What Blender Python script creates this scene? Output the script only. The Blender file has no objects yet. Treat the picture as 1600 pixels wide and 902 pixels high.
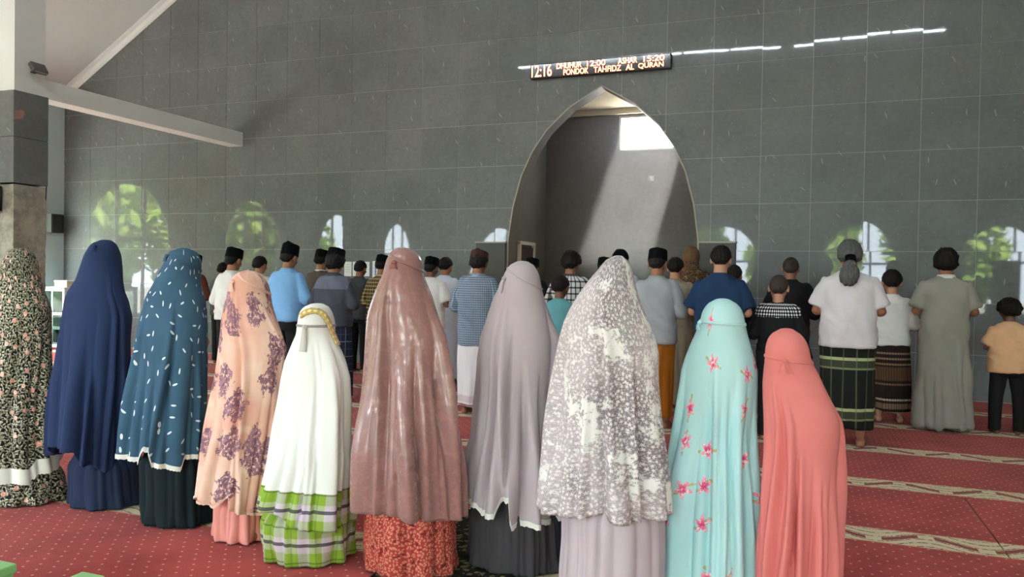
import bpy, bmesh, math, random
from mathutils import Vector, Matrix, noise
PI = math.pi
sc = bpy.context.scene
col = sc.collection
random.seed(7)

# ------------------------------------------------------------------ camera
F, YAW, PITCH, ROLL, CAMH = 1200.0, math.radians(20.56), math.radians(-0.9), math.radians(0.93), 1.40
_fw = Vector((-math.sin(YAW)*math.cos(PITCH), math.cos(YAW)*math.cos(PITCH), math.sin(PITCH)))
_r0 = Vector((math.cos(YAW), math.sin(YAW), 0)); _u0 = _r0.cross(_fw)
_r = _r0*math.cos(ROLL) + _u0*math.sin(ROLL); _u = -_r0*math.sin(ROLL) + _u0*math.cos(ROLL)
CAM = Vector((0, 0, CAMH))
cd = bpy.data.cameras.new('camera'); cam = bpy.data.objects.new('camera', cd); col.objects.link(cam)
cd.sensor_width = 36; cd.lens = 36*F/1600; cd.clip_end = 300
m = Matrix((_r, _u, -_fw)).transposed().to_4x4(); m.translation = CAM
cam.matrix_world = m
sc.camera = cam

def ray(x, y):
    return (_fw*F + _r*(x-800) - _u*(y-451)).normalized()
def on_floor(x, y, z=0.0):
    d = ray(x, y); return CAM + d*((z-CAMH)/d.z)
def at_depth(x, y, Y):
    d = ray(x, y); return CAM + d*(Y/d.y)

# ------------------------------------------------------------------ world, sun, exposure
w = bpy.data.worlds.new('world'); sc.world = w; w.use_nodes = True
bg = w.node_tree.nodes['Background']; bg.inputs[0].default_value = (0.86, 0.95, 1.08, 1); bg.inputs[1].default_value = 20.0
sd = bpy.data.lights.new('sun', 'SUN'); sun = bpy.data.objects.new('sun', sd); col.objects.link(sun)
sd.energy = 80; sd.angle = 0.01; sd.color = (1, .95, .86)
sun.rotation_euler = Vector((-.085, -.60, -.79)).to_track_quat('-Z', 'Y').to_euler()
sun.location = (5, 20, 30)
vs = sc.view_settings
vs.view_transform = 'Standard'; vs.look = 'None'; vs.gamma = 1; vs.use_curve_mapping = False
vs.exposure = 0.9
sc.cycles.max_bounces = 8; sc.cycles.diffuse_bounces = 4; sc.cycles.transparent_max_bounces = 12
sc.cycles.sample_clamp_indirect = 8

# ------------------------------------------------------------------ node materials
class NB:
    def __init__(s, name):
        s.m = bpy.data.materials.new(name); s.m.use_nodes = True
        s.t = s.m.node_tree; s.n = s.t.nodes; s.b = s.n['Principled BSDF']
        s.out = s.n['Material Output']
    def new(s, typ, **kw):
        nd = s.n.new(typ)
        for k, v in kw.items(): setattr(nd, k, v)
        return nd
    def put(s, sock, v):
        if hasattr(v, 'is_output') or hasattr(v, 'links'): s.t.links.new(v, sock)
        else:
            if isinstance(v, tuple) and len(v) == 3 and sock.type == 'RGBA': v = v + (1,)
            sock.default_value = v
    def math(s, op, a, b=0.0, c=0.0):
        nd = s.new('ShaderNodeMath', operation=op)
        s.put(nd.inputs[0], a); s.put(nd.inputs[1], b); s.put(nd.inputs[2], c)
        return nd.outputs[0]
    def vmath(s, op, a, b=(0, 0, 0)):
        nd = s.new('ShaderNodeVectorMath', operation=op)
        s.put(nd.inputs[0], a); s.put(nd.inputs[1], b)
        return nd.outputs['Value'] if op in ('LENGTH', 'DOT_PRODUCT', 'DISTANCE') else nd.outputs[0]
    def mix(s, fac, a, b):
        nd = s.new('ShaderNodeMix', data_type='RGBA')
        s.put(nd.inputs[0], fac); s.put(nd.inputs[6], a); s.put(nd.inputs[7], b)
        return nd.outputs[2]
    def ramp(s, v, lo, hi):
        nd = s.new('ShaderNodeMapRange', interpolation_type='SMOOTHSTEP')
        s.put(nd.inputs[0], v); nd.inputs[1].default_value = lo; nd.inputs[2].default_value = hi
        return nd.outputs[0]
    def uv(s): return s.new('ShaderNodeUVMap').outputs[0]
    def obj(s): return s.new('ShaderNodeTexCoord').outputs['Object']
    def pos(s): return s.new('ShaderNodeNewGeometry').outputs['Position']
    def scale(s, v, k):
        return s.vmath('MULTIPLY', v, k if isinstance(k, tuple) else (k, k, k))
    def xyz(s, v):
        nd = s.new('ShaderNodeSeparateXYZ'); s.put(nd.inputs[0], v); return nd.outputs
    def comb(s, x, y, z=0.0):
        nd = s.new('ShaderNodeCombineXYZ'); s.put(nd.inputs[0], x); s.put(nd.inputs[1], y); s.put(nd.inputs[2], z); return nd.outputs[0]
    def noise(s, v, sc_=5.0, det=3.0, rough=.5):
        nd = s.new('ShaderNodeTexNoise'); s.put(nd.inputs['Vector'], v)
        nd.inputs['Scale'].default_value = sc_; nd.inputs['Detail'].default_value = det; nd.inputs['Roughness'].default_value = rough
        return nd.outputs
    def vor(s, v, sc_=5.0, rnd=1.0, dim='2D', feat='F1'):
        nd = s.new('ShaderNodeTexVoronoi', voronoi_dimensions=dim, feature=feat); s.put(nd.inputs['Vector'], v)
        nd.inputs['Scale'].default_value = sc_; nd.inputs['Randomness'].default_value = rnd
        return nd.outputs
    def rot2(s, v, ang):
        nd = s.new('ShaderNodeVectorRotate', rotation_type='Z_AXIS'); s.put(nd.inputs['Vector'], v); s.put(nd.inputs['Angle'], ang)
        return nd.outputs[0]
    def bump(s, h, dist=.01, st=.3):
        nd = s.new('ShaderNodeBump'); s.put(nd.inputs['Height'], h); nd.inputs['Distance'].default_value = dist; nd.inputs['Strength'].default_value = st
        s.t.links.new(nd.outputs[0], s.b.inputs['Normal'])
    def fin(s, c, rough=.8, spec=.3, sheen=0.0, metal=0.0):
        s.put(s.b.inputs['Base Color'], c); s.put(s.b.inputs['Roughness'], rough); s.put(s.b.inputs['Specular IOR Level'], spec)
        s.put(s.b.inputs['Metallic'], metal)
        if sheen: s.put(s.b.inputs['Sheen Weight'], sheen)
        return s.m

def srgb(*c):
    return tuple(((v/255)/12.92 if v/255 <= .04045 else ((v/255+.055)/1.055)**2.4) for v in c)

def cloth(name, c, rough=.85, var=.08, sheen=.0, spec=.2):
    b = NB(name); n = b.noise(b.obj(), 9, 3)
    f = b.math('MULTIPLY', n[0], 1.0)
    d = tuple(x*(1-var*2) for x in c)
    cc = b.mix(f, d, tuple(min(1, x*(1+var)) for x in c))
    weave = b.noise(b.obj(), 260, 1)
    b.bump(weave[0], .002, .25)
    return b.fin(cc, rough, spec, sheen)
def plain(name, c, rough=.6, spec=.4, metal=0.0, var=.06):
    b = NB(name); n = b.noise(b.obj(), 3.5, 4, .6)
    cc = b.mix(n[0], tuple(x*(1-var*2) for x in c), tuple(min(1, x*(1+var)) for x in c))
    return b.fin(cc, rough, spec, 0, metal)
def emit(name, c, st):
    b = NB(name); b.put(b.b.inputs['Base Color'], c); b.put(b.b.inputs['Emission Color'], c); b.b.inputs['Emission Strength'].default_value = st
    return b.m

M = {}
M['skin'] = plain('skin', srgb(150, 100, 74), .55, .4, 0, .08)
M['skin_dark'] = plain('skin_dark', srgb(112, 74, 56), .55, .4, 0, .08)
M['skin_light'] = plain('skin_light', srgb(186, 136, 108), .55, .4, 0, .08)
def hairmat(name, c, c2):
    b = NB(name); v = b.xyz(b.obj())
    n = b.noise(b.scale(b.obj(), (120, 120, 14)), 1.0, 3)
    b.bump(n[0], .01, .6)
    return b.fin(b.mix(n[0], c, c2), .6, .12)
M['hair'] = hairmat('hair_black', (.006, .005, .005), (.02, .017, .015))
M['hair_buzz'] = hairmat('hair_buzz', (.03, .02, .016), (.06, .045, .035))
M['hair_grey'] = hairmat('hair_grey', (.03, .03, .03), (.16, .16, .16))
M['velvet'] = cloth('velvet_black', (.004, .004, .005), .95, .1, 0, .08)

def gingham(name, c0, c1, c2, s, lw=.5):
    b = NB(name); p = b.xyz(b.uv())
    fx = b.math('LESS_THAN', b.math('FRACT', b.math('MULTIPLY', p[0], s)), lw)
    fy = b.math('LESS_THAN', b.math('FRACT', b.math('MULTIPLY', p[1], s)), lw)
    a = b.math('MULTIPLY', b.math('ADD', fx, fy), .5)
    c = b.mix(b.ramp(a, 0, .5), c0, c1); c = b.mix(b.ramp(a, .5, 1), c, c2)
    n = b.noise(b.obj(), 200, 1); b.bump(n[0], .002, .2)
    return b.fin(c, .85, .2)
def houndstooth(name):
    b = NB(name); p = b.xyz(b.uv()); s = 30
    fx = b.math('FRACT', b.math('MULTIPLY', p[0], s)); fy = b.math('FRACT', b.math('MULTIPLY', p[1], s))
    d = b.math('ADD', b.math('ABSOLUTE', b.math('SUBTRACT', fx, .5)), b.math('ABSOLUTE', b.math('SUBTRACT', fy, .5)))
    return b.fin(b.mix(b.math('LESS_THAN', d, .42), (.012, .012, .013), (.72, .72, .72)), .85, .2)

def leaf_print(name):      # blue cloth scattered with little white leaf marks
    b = NB(name); p = b.scale(b.uv(), 1.0)
    v = b.vor(p, 11.5, .75); cen = v['Position']
    d = b.vmath('SUBTRACT', b.scale(p, 1.0), cen)
    r = b.math('MULTIPLY', b.xyz(v['Color'])[0], 6.283)
    q = b.xyz(b.rot2(d, r))
    e = b.math('ADD', b.math('POWER', b.math('MULTIPLY', q[0], 1/.0052), 2.0), b.math('POWER', b.math('MULTIPLY', q[1], 1/.0165), 2.0))
    n = b.noise(b.uv(), 5, 3)
    base = b.mix(n[0], srgb(46, 74, 96), srgb(68, 102, 126))
    vein = b.math('LESS_THAN', b.math('ABSOLUTE', q[0]), .0008)
    return b.fin(b.mix(b.math('LESS_THAN', e, 1.0), base, b.mix(vein, (.78, .82, .84), (.4, .5, .56))), .85, .2)
def black_floral(name):
    b = NB(name); p = b.uv()
    n = b.noise(p, 30, 3, .6)
    pd = b.vmath('ADD', p, b.scale(n[1], .012))
    v = b.vor(pd, 62, 1.0); d = b.vmath('SUBTRACT', pd, v['Position'])
    q = b.xyz(b.rot2(d, b.math('MULTIPLY', b.xyz(v['Color'])[0], 6.28)))
    e = b.math('ADD', b.math('POWER', b.math('MULTIPLY', q[0], 1/.0038), 2.0), b.math('POWER', b.math('MULTIPLY', q[1], 1/.0098), 2.0))
    leaf = b.math('LESS_THAN', e, 1.0)
    # thin stalks
    vs_ = b.new('ShaderNodeTexVoronoi', voronoi_dimensions='2D', feature='DISTANCE_TO_EDGE'); b.put(vs_.inputs['Vector'], pd); vs_.inputs['Scale'].default_value = 24
    stalk = b.math('LESS_THAN', vs_.outputs['Distance'], .055)
    c = b.mix(stalk, srgb(24, 24, 22), srgb(126, 122, 100))
    c = b.mix(leaf, c, b.mix(b.xyz(v['Color'])[1], srgb(210, 202, 180), srgb(120, 124, 100)))
    v2 = b.vor(pd, 13, .9); 
    fl = b.math('LESS_THAN', b.math('ADD', v2['Distance'], b.math('MULTIPLY', n[0], .12)), .235)
    fl = b.math('MULTIPLY', fl, b.math('GREATER_THAN', b.xyz(v2['Color'])[0], .35))
    c = b.mix(fl, c, b.mix(b.ramp(n[0], .4, .6), srgb(222, 150, 138), srgb(240, 205, 192)))
    return b.fin(c, .85, .2)
def pink_floral(name):
    b = NB(name); p = b.uv()
    n = b.noise(p, 24, 4, .65)
    v = b.vor(p, 4.6, .85)
    blob = b.math('ADD', v['Distance'], b.math('MULTIPLY', b.math('SUBTRACT', b.noise(p, 11, 4, .7)[0], .5), 1.2))
    mask = b.ramp(blob, .40, .36)
    # petals: small overlapping discs
    v2 = b.vor(p, 52, .8)
    pet = b.math('GREATER_THAN', b.noise(p, 46, 3, .7)[0], .44)
    mask = b.math('MULTIPLY', mask, pet)
    pick = b.math('GREATER_THAN', b.xyz(v['Color'])[0], .12)
    mask = b.math('MULTIPLY', mask, pick)
    base = b.mix(b.ramp(b.noise(p, 3.2, 3)[0], .35, .65), srgb(222, 166, 146), srgb(240, 200, 182))
    pale = b.ramp(b.noise(b.vmath('ADD', p, (3, 7, 0)), 6, 2)[0], .58, .68)
    base = b.mix(b.math('MULTIPLY', pale, .6), base, srgb(240, 216, 190))
    pc = b.mix(b.xyz(v2['Color'])[0], srgb(120, 84, 102), srgb(164, 120, 132))
    return b.fin(b.mix(mask, base, pc), .7, .25)
def satin(name):
    b = NB(name); p = b.uv()
    n = b.noise(b.scale(p, (1.4, .8, 1)), 20, 5, .7); v = b.vor(b.vmath('ADD', p, b.scale(n[1], .05)), 30, 1.0)
    f = b.ramp(b.math('ADD', b.math('MULTIPLY', n[0], .9), b.math('MULTIPLY', v['Distance'], .25)), .46, .66)
    c = b.mix(f, srgb(140, 98, 94), srgb(164, 119, 113))
    ro = b.math('ADD', .33, b.math('MULTIPLY', f, -.18))
    b.put(b.b.inputs['Sheen Weight'], .3)
    return b.fin(c, ro, .5)
def silver(name):
    b = NB(name); p = b.uv()
    z = b.xyz(p)
    v = b.vor(p, 48, 1.0); v2 = b.vor(b.vmath('ADD', p, (1.3, .4, 0)), 100, .9)
    big = b.noise(p, 5.0, 4, .65); bg2 = b.noise(b.vmath('ADD', p, (5, 2, 0)), 2.2, 2)
    d = b.vmath('SUBTRACT', p, v['Position'])
    x, y, _ = b.xyz(d)
    ang = b.math('ARCTAN2', y, x)
    pet = b.math('ADD', .0056, b.math('MULTIPLY', b.math('COSINE', b.math('MULTIPLY', b.math('ADD', ang, b.xyz(v['Color'])[2]), 5.0)), .0022))
    fl = b.math('LESS_THAN', b.vmath('LENGTH', d), pet)
    grey = b.mix(b.ramp(bg2[0], .38, .62), srgb(190, 176, 180), srgb(138, 124, 130))
    teal = b.ramp(b.noise(b.vmath('ADD', p, (9, 4, 0)), 2.6, 2)[0], .6, .72)
    grey = b.mix(b.math('MULTIPLY', teal, .5), grey, srgb(124, 144, 142))
    dots = b.math('LESS_THAN', v2['Distance'], .3)
    c = b.mix(b.math('MULTIPLY', dots, .45), grey, srgb(226, 218, 218))
    c = b.mix(b.math('MULTIPLY', fl, .85), c, srgb(236, 230, 228))
    pat = b.math('ADD', b.math('MULTIPLY', big[0], .8), b.math('MULTIPLY', b.noise(p, 38, 3, .7)[0], .35))
    c = b.mix(b.ramp(pat, .60, .655), c, srgb(238, 234, 231))
    return b.fin(c, .6, .3)
def aqua(name):
    b = NB(name); p = b.uv()
    v = b.vor(p, 5.6, .8); d = b.vmath('SUBTRACT', p, v['Position'])
    q = b.rot2(d, b.math('MULTIPLY', b.xyz(v['Color'])[0], 6.28))
    x, y, _ = b.xyz(q); ang = b.math('ARCTAN2', y, x); ln = b.vmath('LENGTH', q)
    ny = b.noise(p, 60, 2)[0]
    rad = b.math('ADD', .029, b.math('MULTIPLY', b.math('COSINE', b.math('MULTIPLY', ang, 5.0)), .013))
    rad = b.math('ADD', rad, b.math('MULTIPLY', b.math('SUBTRACT', ny, .5), .012))
    fl = b.math('LESS_THAN', ln, rad)
    pc = b.mix(b.ramp(ln, .004, .034), srgb(225, 60, 120), srgb(250, 160, 185))
    pc = b.mix(b.ramp(ny, .5, .65), pc, srgb(250, 226, 224))
    # sprigs
    yy = b.math('ABSOLUTE', b.math('ADD', x, b.math('MULTIPLY', b.math('SINE', b.math('MULTIPLY', y, 90.0)), .006)))
    sp = b.math('MULTIPLY', b.math('LESS_THAN', yy, .006), b.math('LESS_THAN', b.math('ABSOLUTE', y), .062))
    sp = b.math('MULTIPLY', sp, b.math('GREATER_THAN', ny, .42))
    pick = b.math('GREATER_THAN', b.xyz(v['Color'])[1], .3)
    base = b.mix(b.noise(p, 3, 2)[0], srgb(170, 215, 220), srgb(198, 232, 233))
    c = b.mix(b.math('MULTIPLY', sp, pick), base, srgb(190, 184, 130))
    c = b.mix(b.math('MULTIPLY', fl, pick), c, pc)
    return b.fin(c, .8, .2)
def bands(name, axis, stops, period, base, other=None, extra=None):
    """woven stripes: list of (from, to, colour) along u or v of one period"""
    b = NB(name); p = b.xyz(b.uv()); c = base
    t = b.math('FRACT', b.math('MULTIPLY', p[axis], 1/period))
    for a, e, cc in stops:
        f = b.math('MULTIPLY', b.ramp(t, a-.006, a+.006), b.ramp(t, e+.006, e-.006)); c = b.mix(f, c, cc)
    if extra:
        per, st = extra; t2 = b.math('FRACT', b.math('MULTIPLY', p[1-axis], 1/per))
        for a, e, cc, k in st:
            f = b.math('MULTIPLY', b.ramp(t2, a-.012, a+.012), b.ramp(t2, e+.012, e-.012)); c = b.mix(b.math('MULTIPLY', f, k), c, cc)
    n = b.noise(b.obj(), 220, 1); b.bump(n[0], .002, .2)
    return b.fin(c, .85, .2)
def batik(name, c0, c1, c2, s=40):
    b = NB(name); p = b.uv(); n = b.noise(p, s*.4, 3)
    v = b.vor(b.vmath('ADD', p, b.scale(n[1], .02)), s, 1.0)
    c = b.mix(b.math('LESS_THAN', v['Distance'], .36), c0, c1)
    c = b.mix(b.ramp(n[0], .58, .64), c, c2)
    return b.fin(c, .75, .25)

# ------------------------------------------------------------------ mesh helpers
def mesh_obj(name, verts, faces, mat, parent=None, uvs=None, smooth=False, loc=None):
    me = bpy.data.meshes.new(name); me.from_pydata([tuple(v) for v in verts], [], faces)
    if uvs is not None:
        ul = me.uv_layers.new(name='UVMap')
        for l in me.loops: ul.data[l.index].uv = uvs[l.vertex_index]
    me.validate(); me.update()
    return link(name, me, mat, parent, smooth, loc)
def link(name, me, mat, parent=None, smooth=False, loc=None):
    if smooth:
        me.polygons.foreach_set('use_smooth', [True]*len(me.polygons))
    me.materials.clear(); me.materials.append(mat)
    o = bpy.data.objects.new(name, me); col.objects.link(o)
    if parent: o.parent = parent
    if loc is not None: o.location = loc
    return o
def tag(o, label, cat, group=None):
    o['label'] = label; o['category'] = cat
    if group: o['group'] = group
    return o
def struct(o, label=None):
    o['kind'] = 'structure'
    if label: o['label'] = label
    return o
def empty(name, loc=(0, 0, 0)):
    o = bpy.data.objects.new(name, None); col.objects.link(o); o.location = loc; o.empty_display_size = .1
    return o
def box_v(c, s):
    x, y, z = c; a, b, d = s[0]/2, s[1]/2, s[2]/2
    v = [(x+i*a, y+j*b, z+k*d) for k in (-1, 1) for j in (-1, 1) for i in (-1, 1)]
    f = [(0, 2, 3, 1), (4, 5, 7, 6), (0, 1, 5, 4), (2, 6, 7, 3), (0, 4, 6, 2), (1, 3, 7, 5)]
    return v, f
def merge(parts):
    V, Fs = [], []
    for v, f in parts:
        n = len(V); V += list(v); Fs += [tuple(i+n for i in q) for q in f]
    return V, Fs
def boxo(name, c, s, mat, parent=None, bevel=0.0):
    v, f = box_v((0, 0, 0), s)
    if bevel:
        bm = bmesh.new(); me = bpy.data.meshes.new(name)
        for p in v: bm.verts.new(p)
        bm.verts.ensure_lookup_table()
        for q in f: bm.faces.new([bm.verts[i] for i in q])
        bmesh.ops.bevel(bm, geom=list(bm.edges), offset=bevel, segments=2, affect='EDGES', profile=.5)
        bm.to_mesh(me); bm.free()
        return link(name, me, mat, parent, False, c)
    return mesh_obj(name, v, f, mat, parent, loc=c)
def rings(rs, cap=True):
    """loft closed rings (lists of equal length) into a solid"""
    V, Fs = [], []; n = len(rs[0])
    for r in rs: V += r
    for i in range(len(rs)-1):
        for j in range(n):
            a, b = i*n+j, i*n+(j+1) % n
            Fs.append((a, b, b+n, a+n))
    if cap:
        Fs.append(tuple(range(n-1, -1, -1))); k = (len(rs)-1)*n
        Fs.append(tuple(range(k, k+n)))
    return V, Fs
def tube(pts, rad, n=14, flat=1.0, cap=True):
    pts = [Vector(p) for p in pts]
    if not isinstance(rad, (list, tuple)): rad = [rad]*len(pts)
    rs = []; up = None
    for i, p in enumerate(pts):
        t = (pts[min(i+1, len(pts)-1)] - pts[max(i-1, 0)]).normalized()
        if up is None:
            up = Vector((0, 0, 1)) if abs(t.z) < .9 else Vector((1, 0, 0))
        a = t.cross(up).normalized(); b = a.cross(t).normalized(); up = b
        rs.append([p + a*(math.cos(k*2*PI/n)*rad[i]) + b*(math.sin(k*2*PI/n)*rad[i]*flat) for k in range(n)])
    V, Fs = rings(rs, cap)
    return V, [tuple(reversed(f)) for f in Fs]
def capsule(pts, rad, n=12, flat=1.0):
    pts = [Vector(p) for p in pts]
    if not isinstance(rad, (list, tuple)): rad = [rad]*len(pts)
    d0 = (pts[0]-pts[1]).normalized(); d1 = (pts[-1]-pts[-2]).normalized()
    P = [pts[0]+d0*rad[0]*.92, pts[0]+d0*rad[0]*.6] + pts + [pts[-1]+d1*rad[-1]*.6, pts[-1]+d1*rad[-1]*.92]
    R = [rad[0]*.3, rad[0]*.78] + list(rad) + [rad[-1]*.78, rad[-1]*.3]
    return tube(P, R, n, flat)
def ellipsoid(c, r, nu=20, nv=12):
    rs = []
    for i in range(nv+1):
        a = PI*(i+.02)/(nv+.04)
        rs.append([Vector((c[0]+r[0]*math.sin(a)*math.cos(j*2*PI/nu), c[1]+r[1]*math.sin(a)*math.sin(j*2*PI/nu), c[2]-r[2]*math.cos(a))) for j in range(nu)])
    return rings(rs)
def remesh(parts, voxel, smooth=6, disp=None):
    V, Fs = merge(parts)
    me = bpy.data.meshes.new('tmp'); me.from_pydata([tuple(v) for v in V], [], Fs); me.update()
    o = bpy.data.objects.new('tmp', me); col.objects.link(o)
    md = o.modifiers.new('r', 'REMESH'); md.mode = 'VOXEL'; md.voxel_size = voxel
    if smooth:
        sm = o.modifiers.new('s', 'SMOOTH'); sm.factor = .5; sm.iterations = smooth
    dg = bpy.context.evaluated_depsgraph_get()
    out = bpy.data.meshes.new_from_object(o.evaluated_get(dg))
    bpy.data.objects.remove(o); bpy.data.meshes.remove(me)
    if disp:
        n = len(out.vertices); co = [0.0]*(3*n); no = [0.0]*(3*n)
        out.vertices.foreach_get('co', co); out.vertex_normals.foreach_get('vector', no)
        for i in range(n):
            k = disp(Vector(co[3*i:3*i+3]))
            for a in range(3): co[3*i+a] += no[3*i+a]*k
        out.vertices.foreach_set('co', co); out.update()
    return out
def uv_cyl(me, cx=0.0, cy=0.0, r=.21):
    ul = me.uv_layers.new(name='UVMap')
    pu = [(math.atan2(v.co.x-cx, -(v.co.y-cy)), v.co.z) for v in me.vertices]
    lv = [0]*len(me.loops); me.loops.foreach_get('vertex_index', lv)
    out = [0.0]*(2*len(lv))
    for p in me.polygons:
        a = p.loop_start; e = a+p.loop_total
        us = [pu[lv[l]] for l in range(a, e)]; mx = max(u[0] for u in us)
        for l, (u, z) in zip(range(a, e), us):
            out[2*l] = (u+2*PI if mx-u > PI else u)*r+3; out[2*l+1] = z+3
    ul.data.foreach_set('uv', out)

def lerp_tab(tab, x):
    if x <= tab[0][0]: return tab[0][1]
    for (a, p), (b, q) in zip(tab, tab[1:]):
        if x <= b: return p + (q-p)*(x-a)/(b-a)
    return tab[-1][1]
def sstep(a, b, x):
    t = max(0, min(1, (x-a)/(b-a))); return t*t*(3-2*t)

# ------------------------------------------------------------------ the hall
YW, YR, XL, XR = 10.5, -4.8, -12.9, 7.9          # front wall, rear wall, left wall, right wall
EAVE, FLAT, FX0, FX1, FY0 = 4.70, 7.62, -7.95, 3.1, 0.0
NX = -2.65                                          # middle of the niche
HW = [(1.93, 1.35), (2.4, 1.285), (2.85, 1.165), (3.2, 1.0), (3.5, .79), (3.8, .46), (4.07, 0.0)]
def half(z): return lerp_tab(HW, z) if z < 4.07 else 0.0

def tile_mat(name, c0, c1, rough, fleck=True):
    b = NB(name); p = b.pos()
    oi = b.new('ShaderNodeObjectInfo').outputs['Random']
    n = b.noise(p, 1.1, 5, .65); n2 = b.noise(p, 14, 4, .6)
    f = b.math('ADD', b.math('MULTIPLY', n[0], .6), b.math('MULTIPLY', n2[0], .4))
    c = b.mix(b.ramp(f, .3, .7), c0, c1)
    c = b.mix(b.math('MULTIPLY', oi, .25), c, tuple(x*.6 for x in c0))
    if fleck:
        x, y, z = b.xyz(p)
        q = b.comb(b.math('MULTIPLY', x, 1.0), b.math('MULTIPLY', z, 1.0))
        for sc_, a, l, keep in ((2.6, .0085, .055, .5), (6.0, .004, .014, .6)):
            v = b.vor(q, sc_, 1.0); d = b.vmath('SUBTRACT', q, v['Position'])
            cr = b.xyz(v['Color'])
            e3 = b.xyz(b.rot2(d, b.math('MULTIPLY', b.math('SUBTRACT', cr[0], .75), 1.2)))
            e = b.math('ADD', b.math('POWER', b.math('MULTIPLY', e3[0], 1/a), 2.0), b.math('POWER', b.math('MULTIPLY', e3[1], 1/l), 2.0))
            e = b.math('ADD', e, b.math('MULTIPLY', n2[0], .9))
            k = b.math('MULTIPLY', b.math('LESS_THAN', e, 1.0), b.math('GREATER_THAN', cr[1], keep))
            c = b.mix(b.math('MULTIPLY', k, .55), c, (.42, .42, .40))
    r = b.math('ADD', rough, b.math('MULTIPLY', n2[0], .03))
    return b.fin(c, r, .24)
M['tile'] = tile_mat('polished_grey_tile', (.135, .149, .148), (.19, .205, .203), .012)
M['grout'] = plain('grout', (.40, .41, .39), .9, .2)
M['niche_tile'] = tile_mat('brown_niche_tile', (.062, .050, .040), (.105, .085, .068), .16, False)
M['olive'] = plain('olive_plaster', (.13, .12, .088), .55, .4, 0, .15)
M['cream'] = plain('cream_plaster', (.55, .50, .38), .8, .2, 0, .08)
M['white'] = plain('white_paint', (.80, .84, .83), .6, .3, 0, .03)
M['ceil'] = plain('ceiling_grey', (.64, .69, .67), .85, .2, 0, .05)
M['blue'] = plain('pale_blue_paint', (.50, .62, .64), .6, .3, 0, .05)
M['black'] = plain('black_plastic', (.012, .012, .013), .5, .4)
M['frame'] = plain('window_frame', (.42, .42, .38), .5, .4)
M['jamb'] = plain('niche_edge', (.34, .32, .26), .6, .3)
M['panel'] = plain('dark_matte_panel', (.075, .078, .072), .6, .3, 0, .12)

struct(boxo('floor', ((XL+XR)/2, (YR+12.4)/2, -.112), (XR-XL, 12.4-YR, .2), plain('floor_screed', (.3, .28, .25), .8)))

# front wall behind the tiles, with the pointed opening
zs = [-.1, .6, 1.2, 1.93] + [1.93+(4.07-1.93)*i/40 for i in range(1, 41)]
V, Fs = [], []
for z in zs: V += [(XL, YW+.0045, z), (NX-half(z), YW+.0045, z), (NX+half(z), YW+.0045, z), (XR, YW+.0045, z)]
for i in range(len(zs)-1):
    a = i*4; Fs += [(a, a+1, a+5, a+4), (a+2, a+3, a+7, a+6)]
k = len(V); V += [(XL, YW+.0045, 4.07), (XR, YW+.0045, 4.07), (XR, YW+.0045, 8), (XL, YW+.0045, 8)]
Fs.append((k, k+1, k+2, k+3))
wall_front = struct(mesh_obj('wall_front', V, Fs, M['grout']), 'dark polished tile wall with a pointed niche opening')
# reveal of the arch
out = [(NX-half(z), z) for z in zs] + [(NX+half(z), z) for z in reversed(zs[:-1])]
V = []; Fs = []
for (x, z) in out: V += [(x, YW-.012, z), (x, YW+.26, z)]
for i in range(len(out)-1): Fs.append((2*i, 2*i+1, 2*i+3, 2*i+2))
mesh_obj('arch_reveal', V, Fs, M['olive'], wall_front)
V, Fs = [], []; n0 = 0
for (x, z) in out:
    dx = x-NX; f = 1+.02/max(.3, math.hypot(dx, (z-1.9) if z > 1.93 else 0)+.001)
    V += [(x, YW-.012, z), (NX+dx*f, YW-.012, 1.93+(z-1.93)*(f if z > 1.93 else 1)), (NX+dx*f, YW+.012, 1.93+(z-1.93)*(f if z > 1.93 else 1))]
for i in range(len(out)-1):
    a = n0+3*i; Fs += [(a, a+3, a+4, a+1), (a+1, a+4, a+5, a+2)]
mesh_obj('arch_trim', V, Fs, M['jamb'], wall_front)

# tiles: one object each; those past the frame joined
T = .617; X0T, Z0T = .10, 2.40-T*4
g = .0024
def tile_poly(x0, x1, z0, z1):
    """outlines of what is left of a tile outside the arch"""
    res = []
    for s in (-1, 1):
        if s < 0: a, b = x0, min(x1, NX)
        else: a, b = max(x0, NX), x1
        if b-a < .02: continue
        ks = [z0+(z1-z0)*i/14 for i in range(15)]
        pts = []
        for z in ks:
            e = NX+s*(half(z)+.02 if half(z) > 0 else 0)
            if s < 0: pts.append((a, min(b, e), z))
            else: pts.append((max(a, e), b, z))
        pts = [q for q in pts if q[1]-q[0] > .004]
        if len(pts) < 2: continue
        if all(q[0] == pts[0][0] and q[1] == pts[0][1] for q in pts): pts = [pts[0], pts[-1]]
        res.append([(q[0], q[2]) for q in pts] + [(q[1], q[2]) for q in reversed(pts)])
    if len(res) == 2 and len(res[0]) == 4 and len(res[1]) == 4: res = [[(x0, z0), (x0, z1), (x1, z1), (x1, z0)]]
    return res
def prism(poly, y0, y1):
    n = len(poly); v = [(x, y0, z) for x, z in poly] + [(x, y1, z) for x, z in poly]
    f = [tuple(range(n)), tuple(range(2*n-1, n-1, -1))]
    f += [(i, i+n, (i+1) % n+n, (i+1) % n) for i in range(n)]
    return v, f
full_v, full_f = prism([(-T/2+g, -T/2+g), (-T/2+g, T/2-g), (T/2-g, T/2-g), (T/2-g, -T/2+g)], 0, .011)
tme = bpy.data.meshes.new('tile'); tme.from_pydata(full_v, [], full_f); tme.materials.append(M['tile'])
rnd = random.Random(3)
rest = []; ntile = 0
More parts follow.
